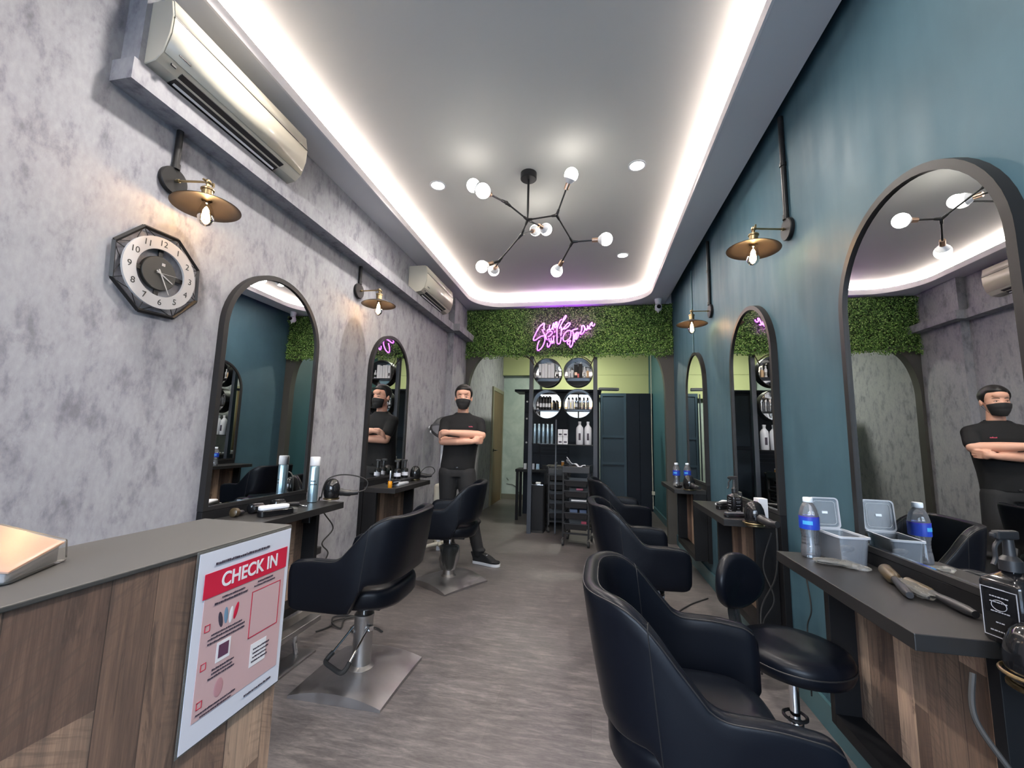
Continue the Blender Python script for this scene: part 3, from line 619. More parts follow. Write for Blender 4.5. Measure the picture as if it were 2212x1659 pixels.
for u, v in ((360, 700), (700, 900), (960, 800), (1250, 900), (1650, 620)): p = nsp(u, v); b.cyl((p[0], p[1] + .012, p[2]), (p[0], YB - .05, p[2]), .005, 8)
b.build('standoff', 'clear', t)
nl = bpy.data.lights.new('neon_glow', 'AREA'); nl.shape = 'RECTANGLE'; nl.size = .78; nl.size_y = .3; nl.energy = 2.2; nl.color = (.52, .08, 1.0)
no = bpy.data.objects.new('neon_glow', nl); COL.objects.link(no); no.parent = t; no.location = (-.38, YB - .17, 2.72); no.rotation_euler = (radians(90 + 40), 0, 0)
# ---------------------------------------------------------------- salon chairs (local: faces +x, column axis at origin)
def shell_rows(nu=60, inner=False):
    pass
def chair_shell(t):
    # plan path from right arm front, round the back, to left arm front
    path = []; xf, xb, hw = .245, -.222, .262; ns = 22; nb = 40
    for i in range(ns): path.append((xf + (-.02 - xf) * i / ns, -hw, 0))
    for i in range(nb + 1):
        a = pi * i / nb; c_, s_ = cos(a), sin(a); ex = 2 / 3.6
        path.append((-.02 + (xb + .02) * (abs(s_) ** ex), -hw * (1 if c_ > 0 else -1) * (abs(c_) ** ex), 1))
    for i in range(1, ns + 1): path.append((-.02 + (xf + .02) * i / ns, hw, 0))
    th = .024; rows = []; n = len(path)
    for i, (x, y, f) in enumerate(path):
        a = path[max(i - 1, 0)]; c = path[min(i + 1, n - 1)]; tx, ty = c[0] - a[0], c[1] - a[1]; l = math.hypot(tx, ty) or 1; nx, ny = ty / l, -tx / l   # outward normal
        w_ = sstep(.05, -.205, x)
        top = .655 + .205 * sstep(.0, 1.0, w_) - .012 * sstep(.1, .23, x); bot = .408 + .135 * sstep(-.06, -.135, x)
        fr_ = max(0.0, (x - (xf - .05)) / .05); top -= .045 * (1 - math.sqrt(max(0, 1 - fr_ ** 2))) ; bot += .03 * (1 - math.sqrt(max(0, 1 - fr_ ** 2)))
        lean = .066 * sstep(.0, -.2, x); flare = .018
        ring = []; K = 9
        def P(off, z, shrink=1.0):
            k = (z - .5) / .36; xx = x + nx * off - lean * max(k, -.3) ; yy = y + ny * off
            yy += (1 if y > 0 else -1) * flare * max(0, (z - .42) / .25) * (1 - w_) * min(1, abs(y) / .1) - y * .10 * max(0, k) * w_
            return (xx, yy, z)
        hgt = top - bot; endf = min(i, n - 1 - i) / 2.0; er = 1.0 if endf >= 1 else (.55 + .45 * math.sqrt(1 - (1 - endf) ** 2))
        tt = th * er
        for k in range(K): z = bot + .012 + (hgt - .03) * k / (K - 1); ring.append(P(tt * (1 + .12 * sin(pi * k / (K - 1))), z))
        for k in range(1, 6): a_ = pi * k / 6; ring.append(P(tt * cos(a_), top - .018 + .018 * sin(a_)))
        for k in range(K): z = top - .018 - (hgt - .03) * k / (K - 1); ring.append(P(-tt * (1 + .12 * sin(pi * k / (K - 1))), z))
        for k in range(1, 5): a_ = pi * k / 5; ring.append(P(-tt * cos(a_), bot + .012 - .012 * sin(a_)))
        if endf < 1: cz = (top + bot) / 2; ring = [(p[0] + (1 - endf) * .006, p[1], cz + (p[2] - cz) * (1 - .03 * (1 - endf))) for p in ring]
        rows.append(ring)
    b = MB(); b.grid(rows, closed_v=True); m = len(rows[0]); b.f.append(tuple(range(m))); b.mi.append(0); b.f.append(tuple(range((n - 1) * m, n * m))[::-1]); b.mi.append(0)
    o = b.build('backrest_shell', 'leather', t, smooth=50, fixn=True, bevel=0)
    sm = MB()
    for off, kk in ((1, K + 0), (1, K + 4)):
        sm.tube([Vector(r[kk]) for r in rows[1:-1]], .0018, 5)
    for sgn in (ns + 3, n - ns - 4): sm.tube([Vector(p) for p in rows[sgn][:K * 2 + 5]], .0016, 5)
    sm.build('seam_piping', 'seam', o)
def make_chair(loc, rz, label, spin=0.0, foot=True, lever=0.0):
    t = thing('salon_chair', label, 'chair', loc, rz, 'black leather hydraulic salon chairs'); chair_shell(t)
    # seat cushion: D plan, crowned top
    out = []; 
    for i in range(48):
        a = 2 * pi * i / 48; c_, s_ = cos(a), sin(a); x = (.225 if c_ > 0 else .232) * (abs(c_) ** (2 / 4.5 if c_ > 0 else 2 / 2.6)) * (1 if c_ > 0 else -1); y = .232 * (abs(s_) ** (2 / 3.2)) * (1 if s_ > 0 else -1); out.append((x - .005, y))
    rows = []
    for f, z in ((.0, .408), (.80, .408), (.95, .412), (1.0, .43), (1.0, .478), (.97, .497), (.90, .508), (.7, .514), (.35, .516), (0, .516)): rows.append([(x * f, y * f, z) for x, y in out])
    MB().grid(rows, closed_v=True).build('seat', 'leather', t, smooth=180, fixn=True)
    MB().box(-.15, .15, -.13, .13, .385, .407).build('seat_plate', 'black_metal', t, smooth=0, bevel=.004)
    b = MB(); b.lathe([(.014, .30), (.014, .385)], 20); b.build('piston_rod', 'chrome', t, fixn=True)
    q = Matrix.Rotation(spin, 4, 'Z')
    b = MB().at(q); b.lathe([(.064, .045), (.064, .055), (.056, .062), (.048, .07), (.048, .295), (.050, .30), (.050, .312), (.042, .318)], 36); col = b.build('column', 'steel', t, fixn=True)
    # arched square base plate
    rows = []; hs = .238; n = 20
    for i in range(n + 1):
        u = -1 + 2 * i / n; rows.append([(hs * u, hs * (-1 + 2 * j / n), .012 + .036 * (1 - u * u) + .006 * (1 - (-1 + 2 * j / n) ** 2)) for j in range(n + 1)])
    b = MB().at(q); b.grid(rows); bot = [[(p[0], p[1], .0) for p in r] for r in rows]
    o = len(b.v); b.grid([r[::-1] for r in bot])
    ed = [(0, j) for j in range(n + 1)] + [(i, n) for i in range(1, n + 1)] + [(n, j) for j in range(n - 1, -1, -1)] + [(i, 0) for i in range(n - 1, 0, -1)]
    for k in range(len(ed)):
        (i, j), (i2, j2) = ed[k], ed[(k + 1) % len(ed)]; C = n + 1
        b.f.append((i * C + j, i2 * C + j2, o + i2 * C + (n - j2), o + i * C + (n - j))); b.mi.append(0)
    b.build('base_plate', 'steel_base', t, smooth=40, fixn=True)
    if foot:
        q = Matrix.Rotation(lever, 4, 'Z'); b = MB().at(q); 
        for s in (-1, 1): b.tube([(-.005, s * .052, .265), (.13, s * .08, .125)], .0055, 8)
        b.tube([(0, -.06, .255), (0, .06, .255)], .008, 8); b.box(-.012, .012, .05, .072, .245, .267); lv = b.build('pump_lever', 'chrome', t)
        MB().at(q).tube(smoothpts([(.115, -.078, .138), (.14, -.083, .115), (.157, -.07, .105), (.159, 0, .104), (.157, .07, .105), (.14, .083, .115), (.115, .078, .138)], 4), .0115, 10).build('pedal_grip', 'rubber', lv)
    return t
FL = radians(180)
make_chair((-1.175, 2.15, 0), FL + radians(0), 'black leather chair at the desk behind the check-in counter, pump pedal showing', radians(0), True, radians(62))
make_chair((-1.215, 3.62, 0), FL + radians(6), 'black leather chair in front of the standing man', radians(-36), False)
make_chair((.285, 1.36, 0), radians(-2), 'large black leather chair beside the desk with the plastic tub', radians(5))
make_chair((.285, 2.87, 0), radians(4), 'black leather chair facing the desk with the black spray bottle', radians(0), True)
make_chair((.27, 4.42, 0), radians(6), 'black leather chair facing the farthest desk on the teal wall', radians(0), True)
b = MB(); rr0 = random.Random(2)
b.grid([[(r_ * (1 + .12 * sin(3 * a + z * 30)) * cos(a), r_ * (1 + .12 * sin(4 * a)) * sin(a), z) for a in [2 * pi * i / 22 for i in range(22)]] for r_, z in ((.052, .315), (.085, .30), (.08, .25), (.085, .19), (.07, .13), (.06, .11))], closed_v=True)
o = b.build('plastic_bag', 'grey_bag_film', None, smooth=180); o.location = (-1.215, 3.62, 0); tag(o, 'translucent grey plastic bag slipped over the column of the chair before the man', 'bag')
b = MB(); b.ell((0, 0, 0), (.062, .062, .085), 20, 12); o = b.build('wrapped_bundle', 'gloss_black', None, smooth=180); o.location = (.44, 3.22, .21); tag(o, 'shiny black and white bundle under the middle right chair', 'bundle')
MB().lathe([(.0635, -.02), (.0605, -.045), (.05, -.062)], 20, cap=False).build('white_print', 'paper', o)
for s_ in (0, 1): MB().tube([(.02 - .04 * s_, -.055, .0), (.0, -.06, .045)], .006, 6).build('white_stripe', 'paper', o)
MB().cyl((0, 0, -.21), (0, 0, -.06), .02).build('stem', 'chrome', o)
# ---------------------------------------------------------------- saddle stool with back
t = thing('saddle_stool', 'black stool with rounded backrest and wide oval seat on a chrome post', 'stool', (.715, 1.79, 0), radians(-58))
rows = []
for f, z in ((0, .455), (.82, .455), (.96, .462), (1.0, .48), (.995, .505), (.96, .522), (.85, .532), (.6, .534), (.3, .53), (0, .529)): rows.append([(.185 * f * cos(a), .175 * f * sin(a) * (1 + .08 * cos(a)), z + .006 * f * f * abs(sin(a))) for a in [2 * pi * i / 48 for i in range(48)]])
se = MB().grid(rows, closed_v=True).build('seat', 'leather', t, smooth=180, fixn=True)
MB().tube([(.1865 * cos(a), .1765 * sin(a) * (1 + .08 * cos(a)), .5) for a in [2 * pi * i / 48 for i in range(48)]], .0025, 6, closed=True).build('seam_piping', 'seam', se)
rows = []
for yy, f in ((-.028, 0), (-.028, .8), (-.02, .95), (0, 1.0), (.014, .97), (.02, .85), (.02, 0)): rows.append([(-.205 - yy - .03 * (1 - (f * sin(a)) ** 2) + 0.0, .125 * f * sin(a), .675 + .115 * f * cos(a) * (1 if cos(a) > 0 else .95)) for a in [2 * pi * i / 40 for i in range(40)]])
MB().grid(rows, closed_v=True).build('backrest', 'leather', t, smooth=180, fixn=True)
b = MB(); b.tube(smoothpts([(0, 0, .452), (-.13, 0, .448), (-.20, 0, .47), (-.232, 0, .55), (-.24, 0, .62)], 6), .006, 8)
b.prism(rrect(-.03, .03, -.02, .02, .006), .0, .006); b.build('backrest_support', 'black_metal', t)
b = MB(); 
rr = smoothpts([(-.15, 0, .448), (-.212, 0, .475), (-.238, 0, .53), (-.242, 0, .60)], 6); b.grid([[(p.x, s, p.z) for s in (-.03, .03)] for p in rr] + [[(p.x - .006, s, p.z) for s in (-.03, .03)] for p in rr[::-1]], closed_u=True); b.build('support_strap', 'steel', t, smooth=60, fixn=True)
b = MB(); b.lathe([(.07, .44), (.07, .455)], 24); b.lathe([(.016, .26), (.016, .44)], 20); b.build('gas_lift', 'chrome', t, fixn=True)
b = MB(); b.lathe([(.026, .07), (.026, .27), (.024, .275)], 22); b.build('column', 'chrome', t, fixn=True)
MB().tube([(.036 * cos(a), .036 * sin(a), .29) for a in [2 * pi * i / 24 for i in range(24)]], .006, 6, closed=True).build('lift_ring', 'black_metal', t)
b = MB()
for k in range(5): a = 2 * pi * k / 5 + .3; b.tube([(0, 0, .085), (.22 * cos(a), .22 * sin(a), .062)], [.02, .011], 8)
b.build('star_base', 'chrome', t)
for k in range(5):
    a = 2 * pi * k / 5 + .3; MB().at(Matrix.Translation((.22 * cos(a), .22 * sin(a), .028)) @ Matrix.Rotation(a, 4, 'Z')).lathe([(.02, -.016), (.028, -.012), (.028, .012), (.02, .016)], 16, 'y').build('caster', 'rubber', t, fixn=True)
# ---------------------------------------------------------------- check-in counter
ct = thing('reception_counter', 'reception counter clad in rustic wood planks with a grey top', 'counter', (0, 0, 0))
cx0, cx1, cy0, cy1, cz = -.845, -.626, -.9, .815, 1.054
MB().box(cx0 + .002, cx1 - .004, cy0 + .01, cy1 - .004, 0, cz - .0072).build('plank_cladding', 'planks', ct, smooth=0)
MB().box(cx0, cx1, cy0, cy1, cz - .007, cz).build('countertop', 'counter', ct, smooth=0, bevel=.0015)
# poster
px = -.6215; ps = thing('check_in_poster', 'laminated white CHECK IN poster taped to the counter front', 'poster', (px, .695, 1.0485 - .2965 - .0), 0)
def rect(nm, m, y0, y1, z0, z1, x=0.0, d=.0006): return MB().box(x, x + d, y0, y1, z0, z1).build(nm, m, ps, smooth=0)
y0_, W_ = -.0965, .205; y1_ = y0_ + .2085; H_ = .2965
rect('sheet', 'paper', y0_, y1_, 0, H_)
MB().box(-.0012, -.0002, y0_ - .004, y1_ + .003, -.003, H_ + .004).build('laminate_sleeve', 'film', ps, smooth=0)
rect('pink_panel', 'pink_paper', y0_ + .016, y1_ - .010, .035, .235, .0007)
hb = rect('red_banner', 'red_ink', y0_ + .012, y1_ - .008, .222, .262, .0014)
text('banner_lettering', 'CHECK IN', .033, 'white_ink', ps, (.0022, (y0_ + y1_) / 2 + .006, .242), (radians(90), 0, radians(90)), sx=.86, bold=.0007)
# illegible small print, drawn as fine broken strokes
def scrib(nm, y0, y1, z, h, m='ink', gap=.35, seed=1):
    r = random.Random(seed); b = MB(); y = y0
    while y < y1:
        l = r.uniform(.0014, .0042); b.box(.0019, .0022, y, min(y + l, y1), z, z + h * r.uniform(.7, 1.0)); y += l + r.uniform(.0004, .0012)
    return b
b = MB(); k = 0
for (ya, yb, z, h) in ((.03, .15, .272, .0045), (.05, .098, .213, .003), (.036, .105, .206, .0035), (.036, .098, .158, .0025), (.03, .105, .152, .003), (.03, .105, .145, .003), (.044, .088, .100, .003), (.044, .085, .094, .003), (.038, .09, .088, .003), (.022, .098, .043, .003), (.03, .09, .037, .003), (.128, .166, .214, .003), (.12, .172, .208, .0025), (.132, .172, .092, .003), (.132, .170, .085, .003), (.132, .166, .078, .003), (.130, .168, .071, .003), (.12, .185, .018, .0035)):
    scrib('x', y0_ + ya, y0_ + yb, z, h, seed=k).build('print_line', 'ink', ps, smooth=0); k += 1
def frame(nm, m, y0, y1, z0, z1, w_, x=.0014):
    b = MB(); b.box(x, x + .0005, y0, y1, z0, z0 + w_); b.box(x, x + .0005, y0, y1, z1 - w_, z1); b.box(x, x + .0005, y0, y0 + w_, z0, z1); b.box(x, x + .0005, y1 - w_, y1, z0, z1); return b.build(nm, m, ps, smooth=0)
frame('square_outline', 'red_ink', y0_ + .117, y0_ + .189, .118, .200, .0012)
rect('blank_square', 'pink_paper', y0_ + .119, y0_ + .187, .120, .198, .0012)
for z in (.168, .109, .052): frame('tick_box', 'red_ink', y0_ + .022, y0_ + .032, z, z + .011, .0009)
b = MB()
for i, c in enumerate((0, 1, 2, 3)): b.at(Matrix.Translation((.0015, y0_ + .052 + i * .0105, .178 + .003 * (i % 2))) @ Matrix.Rotation(radians(14 - i * 9), 4, 'X')).ell((0, 0, 0), (.0004, .0042, .014), 12, 6)
b.mi = [c for c in (0, 1, 2, 3) for _ in range(len(b.f) // 4)]; M['blue_print'] = mat('blue_grey_print', '#6f8fa8', .6); b.build('icon', ['ink', 'blue_print', 'white_ink', 'red_ink'], ps); b = MB(); b.box(.0014, .0018, y0_ + .050, y0_ + .078, .109, .141); b.build('icon_card', 'white_ink', ps, smooth=0); b = MB(); b.box(.0018, .0022, y0_ + .054, y0_ + .074, .115, .136); b.build('icon', mat('plum_print', '#5c3850', .6), ps, smooth=0); b = MB(); b.box(.0014, .0018, y0_ + .126, y0_ + .164, .064, .104); b.build('icon_card', 'white_ink', ps, smooth=0)
b = MB(); b.at(Matrix.Translation((.0015, y0_ + .062, .066))).ell((0, 0, 0), (.0005, .009, .015), 16, 8); b.build('icon', mat('rose_print', '#b98a90', .6), ps)
# stack of wrapped card on the counter
t = thing('wrapped_card_stack', 'pack of orange cards wrapped in clear film at the counter end', 'pack', (0, 0, cz))
A_, B_, C_, D_ = (-.705, .415), (-.757, .505), (-.842, .44), (-.80, .30)
def quad(za, zb, zc, zd, g=0.0):
    cx_, cy_ = sum(p[0] for p in (A_, B_, C_, D_)) / 4, sum(p[1] for p in (A_, B_, C_, D_)) / 4
    return [(p[0] + (p[0] - cx_) * g, p[1] + (p[1] - cy_) * g, z) for p, z in zip((A_, B_, C_, D_), (za, zb, zc, zd))]
HX = [(3, 2, 1, 0), (4, 5, 6, 7), (0, 1, 5, 4), (1, 2, 6, 5), (2, 3, 7, 6), (3, 0, 4, 7)]
MB().add(quad(.001, .001, .001, .001, -.08) + quad(.012, .024, .066, .055, -.08), HX).build('card_bundle', mat('grey_card_edges', '#b9b4b8', .6), t, smooth=0, fixn=True, bevel=.002)
MB().add(quad(.013, .026, .068, .056, -.03) + quad(.015, .028, .070, .058, -.03), HX).build('orange_card', mat('orange_card', '#d6a283', .5), t, smooth=0, fixn=True)
b = MB()
def oc(u, v):   # u from A to D, v from A to B
    q = [Vector(p) for p in quad(.0156, .0286, .0706, .0586, -.03)]; return (q[0] * (1 - v) + q[1] * v) * (1 - u) + (q[3] * (1 - v) + q[2] * v) * u
for u, v0, v1 in ((.78, .62, .92), (.70, .66, .92), (.62, .1, .42), (.55, .12, .38), (.40, .10, .5), (.33, .14, .46), (.24, .2, .44), (.17, .24, .5)):
    b.add([tuple(oc(u, v0)), tuple(oc(u, v1)), tuple(oc(u - .02, v1)), tuple(oc(u - .02, v0))], [(0, 1, 2, 3)])
b.build('printed_line', mat('brown_print', '#9a6552', .6), t, smooth=0)
MB().add([(-.70, .33, .001), (-.655, .35, .001), (-.70, .40, .001), (-.74, .37, .001), (-.70, .33, .006), (-.655, .35, .006), (-.70, .40, .006), (-.74, .37, .006)], HX).build('blue_card', mat('blue_card', '#58a6e0', .5), t, smooth=0)
MB().add(quad(.0005, .0005, .0005, .0005, .05) + quad(.018, .032, .073, .061, .02), HX).build('clear_wrap', 'film', t, smooth=0, fixn=True, bevel=.004)
# ---------------------------------------------------------------- rear shelving between the archways
SY = YB
t = thing('display_rack', 'dark metal display rack with four round mirrored shelves under the neon sign', 'rack', (0, 0, 0))
for x in (-.815, .048): MB().box(x - .027, x + .027, SY - .03, SY + .03, 0, 2.41).build('post', 'post', t, smooth=0, bevel=.002)
RC = [(-.588, 2.131), (-.178, 2.135), (-.590, 1.703), (-.178, 1.714)]; rr_ = .196
def circ(cx, cz, r, n=56): return [(cx + r * cos(2 * pi * i / n), cz + r * sin(2 * pi * i / n)) for i in range(n)]
for k, (x, z) in enumerate(RC):
    o = MB().ringprism(circ(x, z, rr_), circ(x, z, rr_ - .007), SY - .10, SY + .05, 'y').build('round_shelf', 'black_frame', t, fixn=True)
    MB().prism(circ(x, z, rr_ - .008), SY + .040, SY + .046, 'y').build('mirror_back', 'mirror', o, smooth=0, fixn=True)
    hwid = math.sqrt((rr_ - .006) ** 2 - .078 ** 2); MB().box(x - hwid, x + hwid, SY - .095, SY + .04, z - .082, z - .074).build('shelf_board', 'black_frame', o, smooth=0)
b = MB(); b.box(-.788, -.47, SY - .09, SY + .09, 1.170, 1.178); b.build('lower_shelf', 'glass', t, smooth=0)
MB().box(-.47, .021, SY - .09, SY + .09, 1.165, 1.175).build('lower_shelf', 'black_frame', t, smooth=0)
MB().box(-.479, -.461, SY - .012, SY + .012, .02, 1.50).build('middle_post', 'post', t, smooth=0)
def carton(x, y, z, w_, d, h, m, lab, grp, rot=0, cat='box', nm='product_carton', band=None):
    t = thing(nm, lab, cat, (x, y, z), rot, grp); MB().box(-w_ / 2, w_ / 2, -d / 2, d / 2, 0, h).build('carton', m, t, smooth=0, bevel=.001)
    if band: MB().box(-w_ * .32, w_ * .32, -d / 2 - .0012, -d / 2, h * .2, h * .42).build('printed_mark', band, t, smooth=0)
    return t
def bottle(x, y, z, r, h, mb, mc, lab, grp, cap=.25, neck=.5, nm='product_bottle', band=None, caph=None):
    t = thing(nm, lab, 'bottle', (x, y, z), 0, grp); hb = h * (1 - cap)
    MB().lathe([(r * .9, 0), (r, .004), (r, hb * .86), (r * .85, hb * .95), (r * neck, hb)], 18).build('bottle_body', mb, t, fixn=True)
    MB().lathe([(r * neck * 1.1, hb), (r * neck * 1.1, h - .003), (r * neck, h)], 14).build('cap', mc, t, fixn=True)
    if band: MB().lathe([(r + .0008, hb * .25), (r + .0008, hb * .6)], 18, cap=False).build('label', band, t)
    return t
zs = [z - .074 for _, z in RC]; yb = SY - .03
G1, G2, G3, G4 = 'white cartons on the upper left round shelf', 'products on the upper right round shelf', 'black tubes on the lower left round shelf', 'dropper bottles on the lower right round shelf'
ctn = ['leftmost tall white carton', 'second tall white carton', 'third tall white carton', 'fourth tall white carton', 'fifth, widest and tallest white carton']
for i in range(5): carton(-.588 - .105 + i * .042 + (.004 if i == 4 else 0), yb, zs[0], .038 if i < 4 else .046, .05, .198 + (.0, .004, .002, -.008, .008)[i], 'white', ctn[i] + ' on the upper left round shelf', G1, radians((0, 2, -1, 3, -3)[i]), band='ink' if i == 0 else None)
bottle(-.588 + .125, yb, zs[0], .017, .13, 'white', 'white', 'small white bottle right of the cartons, upper left round shelf', G1, band='ink_black')
bottle(-.178 - .125, yb, zs[1], .018, .135, 'white', 'white', 'leftmost white bottle on the upper right round shelf', G2)
bottle(-.178 - .082, yb, zs[1], .019, .15, 'white', 'black_plastic', 'white bottle with black cap on the upper right round shelf', G2)
carton(-.178 - .03, yb, zs[1], .052, .05, .185, 'black', 'black carton left of centre on the upper right round shelf', G2, 0, band='copper')
carton(-.178 + .028, yb, zs[1], .052, .05, .19, 'black', 'black carton right of centre on the upper right round shelf', G2, radians(4))
carton(-.178 + .002, yb - .045, zs[1], .022, .02, .055, mat('coral_pack', '#c9605f', .5), 'tiny coral pack before the black cartons on the upper right round shelf', G2)
bottle(-.178 + .082, yb, zs[1], .018, .155, 'white', 'white', 'tall white bottle right of the black cartons, upper right round shelf', G2, band='steel')
bottle(-.178 + .125, yb, zs[1], .018, .135, mat('kraft_bottle', '#d8b68f', .5), 'white', 'pale tan bottle at the right end of the upper right round shelf', G2)
bottle(-.590 - .13, yb, zs[2], .016, .11, 'white', 'white', 'small white bottle at the left end of the lower left round shelf', G3, band='ink_black')
nth = ['first', 'second', 'third', 'fourth', 'fifth', 'sixth']
for i in range(4): bottle(-.590 - .09 + i * .04, yb, zs[2], .0165, .19, 'black_plastic', 'gloss_black', nth[i] + ' tall black tube on the lower left round shelf, from the left', G3, cap=.22, neck=.9, band='white')
for i in range(2): bottle(-.590 + .085 + i * .044, yb, zs[2], .0175, .135, 'black_plastic', 'gloss_black', nth[i] + ' short black bottle at the right end of the lower left round shelf', G3, neck=.8)
for i in range(6): bottle(-.178 - .125 + i * .05, yb, zs[3], .019, .165, 'white' if i < 2 else 'smoke', 'gloss_black', nth[i] + ' bottle with bulky black cap on the lower right round shelf, from the left', G4, cap=.2, neck=.6, band=None if i > 2 else 'paper')
M['silver_blue'] = mat('silver_blue_foil', (0.42, 0.55, 0.62), .25, .8)
for i in range(5): bottle(-.755 + i * .058, SY - .02, 1.178, .022, .262, 'silver_blue', 'silver_blue', nth[i] + ' silver-blue canister on the left glass shelf, from the left', 'silver-blue canisters on the glass shelf', cap=.12, neck=.8)
for i in range(2):
    for j in range(2):
        carton(-.41 + i * .068, SY - .02, 1.175 + j * .1, .062, .06, .097, 'white', ('lower ', 'upper ')[j] + ('left', 'right')[i] + ' of four small square white cartons on the black shelf', 'small square cartons', band='ink')
M['frost_bottle'] = mat('frosted_white_bottle', '#d9dbe0', .35)
for i in range(2):
    t = thing('shampoo_bottle', ('left', 'right')[i] + ' large frosted white bottle beside the square cartons', 'bottle', (-.155 + i * .108, SY - .02, 1.175), 0, 'large frosted bottles')
    MB().lathe([(.044, 0), (.048, .006), (.048, .19), (.044, .225), (.022, .255), (.017, .262)], 26).build('bottle_body', 'frost_bottle', t, fixn=True)
    MB().lathe([(.018, .262), (.018, .285), (.021, .287), (.021, .305)], 16).build('cap', 'white', t, fixn=True); MB().box(-.014, .014, -.0495, -.0478, .06, .15).build('label', 'ink', t, smooth=0)
# drawer trolleys
def trolley(x, y, rz, label, W=.30, D=.34, H=.92, n=5):
    t = thing('salon_trolley', label, 'trolley', (x, y, 0), rz, 'black salon trolleys')
    b = MB()
    for sx_ in (-1, 1):
        for sy_ in (-1, 1): b.box(sx_ * W / 2 - .011, sx_ * W / 2 + .011, sy_ * D / 2 - .011, sy_ * D / 2 + .011, .1, H)
    b.box(-W / 2, W / 2, -D / 2 - .008, -D / 2 + .004, .135, .155); b.box(-W / 2, W / 2, D / 2 - .008, D / 2 + .004, .135, .155)
    for sx_ in (-1, 1):
        for k in range(n): b.box(sx_ * W / 2 - .008, sx_ * W / 2 + .008, -D / 2, D / 2, .21 + k * .125, .225 + k * .125)
    b.build('trolley_frame', 'black_frame', t, smooth=0)
    b = MB(); b.box(-W / 2 - .012, W / 2 + .012, -D / 2 - .015, D / 2 + .015, H - .075, H - .055); b.box(-W / 2 - .012, W / 2 + .012, -D / 2 - .018, -D / 2 - .006, H - .075, H); b.box(-W / 2 - .012, W / 2 + .012, D / 2 + .006, D / 2 + .018, H - .075, H)
    for sx_ in (-1, 1): b.box(sx_ * (W / 2 + .006) - .006, sx_ * (W / 2 + .006) + .006, -D / 2, D / 2, H - .075, H + .012)
    b.build('top_tray', 'black_plastic', t, smooth=0, bevel=.003)
    for k in range(n):
        z = .185 + k * .125; w0, w1 = W / 2 - .028, W / 2 - .012; b = MB()
        o = [(-w0, -D / 2 + .01), (w0, -D / 2 + .01), (w0, D / 2 - .02), (-w0, D / 2 - .02)]; q = [(-w1, -D / 2 - .012), (w1, -D / 2 - .012), (w1, D / 2 - .01), (-w1, D / 2 - .01)]
        b.add([(a, c, z) for a, c in o] + [(a, c, z + .075) for a, c in q], [(3, 2, 1, 0), (0, 1, 5, 4), (1, 2, 6, 5), (2, 3, 7, 6), (3, 0, 4, 7)])
        b.box(-w1 - .004, w1 + .004, -D / 2 - .02, -D / 2 - .008, z + .068, z + .078)
        d = b.build('drawer', 'black_plastic', t, smooth=0, fixn=True)
    for sx_ in (-1, 1):
        for sy_ in (-1, 1):
            c = MB().at(Matrix.Translation((sx_ * W / 2, sy_ * D / 2, .034))).lathe([(.012, -.014), (.033, -.012), (.034, 0), (.033, .012), (.012, .014)], 20, 'x').build('caster', 'rubber', t, fixn=True)
            MB().tube([(sx_ * W / 2 - .016, sy_ * D / 2, .034), (sx_ * W / 2 - .014, sy_ * D / 2, .072), (sx_ * W / 2, sy_ * D / 2, .1)], .008, 8).build('caster_fork', 'chrome', c)
    return t
trolley(-.165, 5.30, radians(-6), 'open black drawer trolley on casters with a white towel on top')
trolley(-.455, 5.97, radians(8), 'black drawer trolley standing behind the left rack post', W=.28, D=.34, H=.84)
M['towel'] = mat('white_towel', '#d2d4dc', .9)
b = MB(); rows = []
for i in range(9):
    rows.append([(-.13 + .23 * i / 8 + .01 * sin(j), -.12 + .2 * j / 7 - .02 * i / 8, .05 * sin(i * .9 + 1.2) ** 2 + .10 * (1 - i / 8) ** 2 * (1 - j / 9) + .012 * sin(j * 1.7 + i) + .02) for j in range(8)])
b.grid(rows); o = b.build('white_towel', 'towel', None, smooth=180, sub=1); o.modifiers.new('solid', 'SOLIDIFY').thickness = .005; o.location = (-.175, 5.30, .865); tag(o, 'crumpled white towel lying on top of the open drawer trolley', 'towel')
def small(nm, m, lab, cat, loc, size, rz=0, bev=.002, grp=None):
    o = MB().box(-size[0] / 2, size[0] / 2, -size[1] / 2, size[1] / 2, 0, size[2]).build(nm, m, None, smooth=0, bevel=bev); o.location = loc; o.rotation_euler = (0, 0, rz); return tag(o, lab, cat, grp)
small('folded_paper', 'white', 'flat white pack in the third trolley drawer', 'pack', (-.15, 5.20, .436 + .075), (.18, .08, .018))
small('red_packet', mat('pink_red_packet', '#b8485c', .5), 'small pink and red packet in the bottom trolley drawer', 'packet', (-.09, 5.19, .195), (.06, .02, .085))
small('pink_clip', mat('pink_plastic', '#c06a80', .5), 'pink clip on the second drawer of the open trolley', 'clip', (-.14, 5.2, .565 + .075), (.08, .05, .02))
small('blue_pack', mat('blue_grey_pack', '#4b5b78', .5), 'blue-grey packet at the left of the fourth trolley drawer', 'packet', (-.21, 5.21, .315 + .06), (.09, .09, .04))
small('blue_pack', M['blue_grey_pack'] if 'blue_grey_pack' in M else mat('blue_grey_pack_b', '#4b5b78', .5), 'blue-grey packet at the right of the fourth trolley drawer', 'packet', (-.10, 5.21, .315 + .06), (.08, .09, .04))
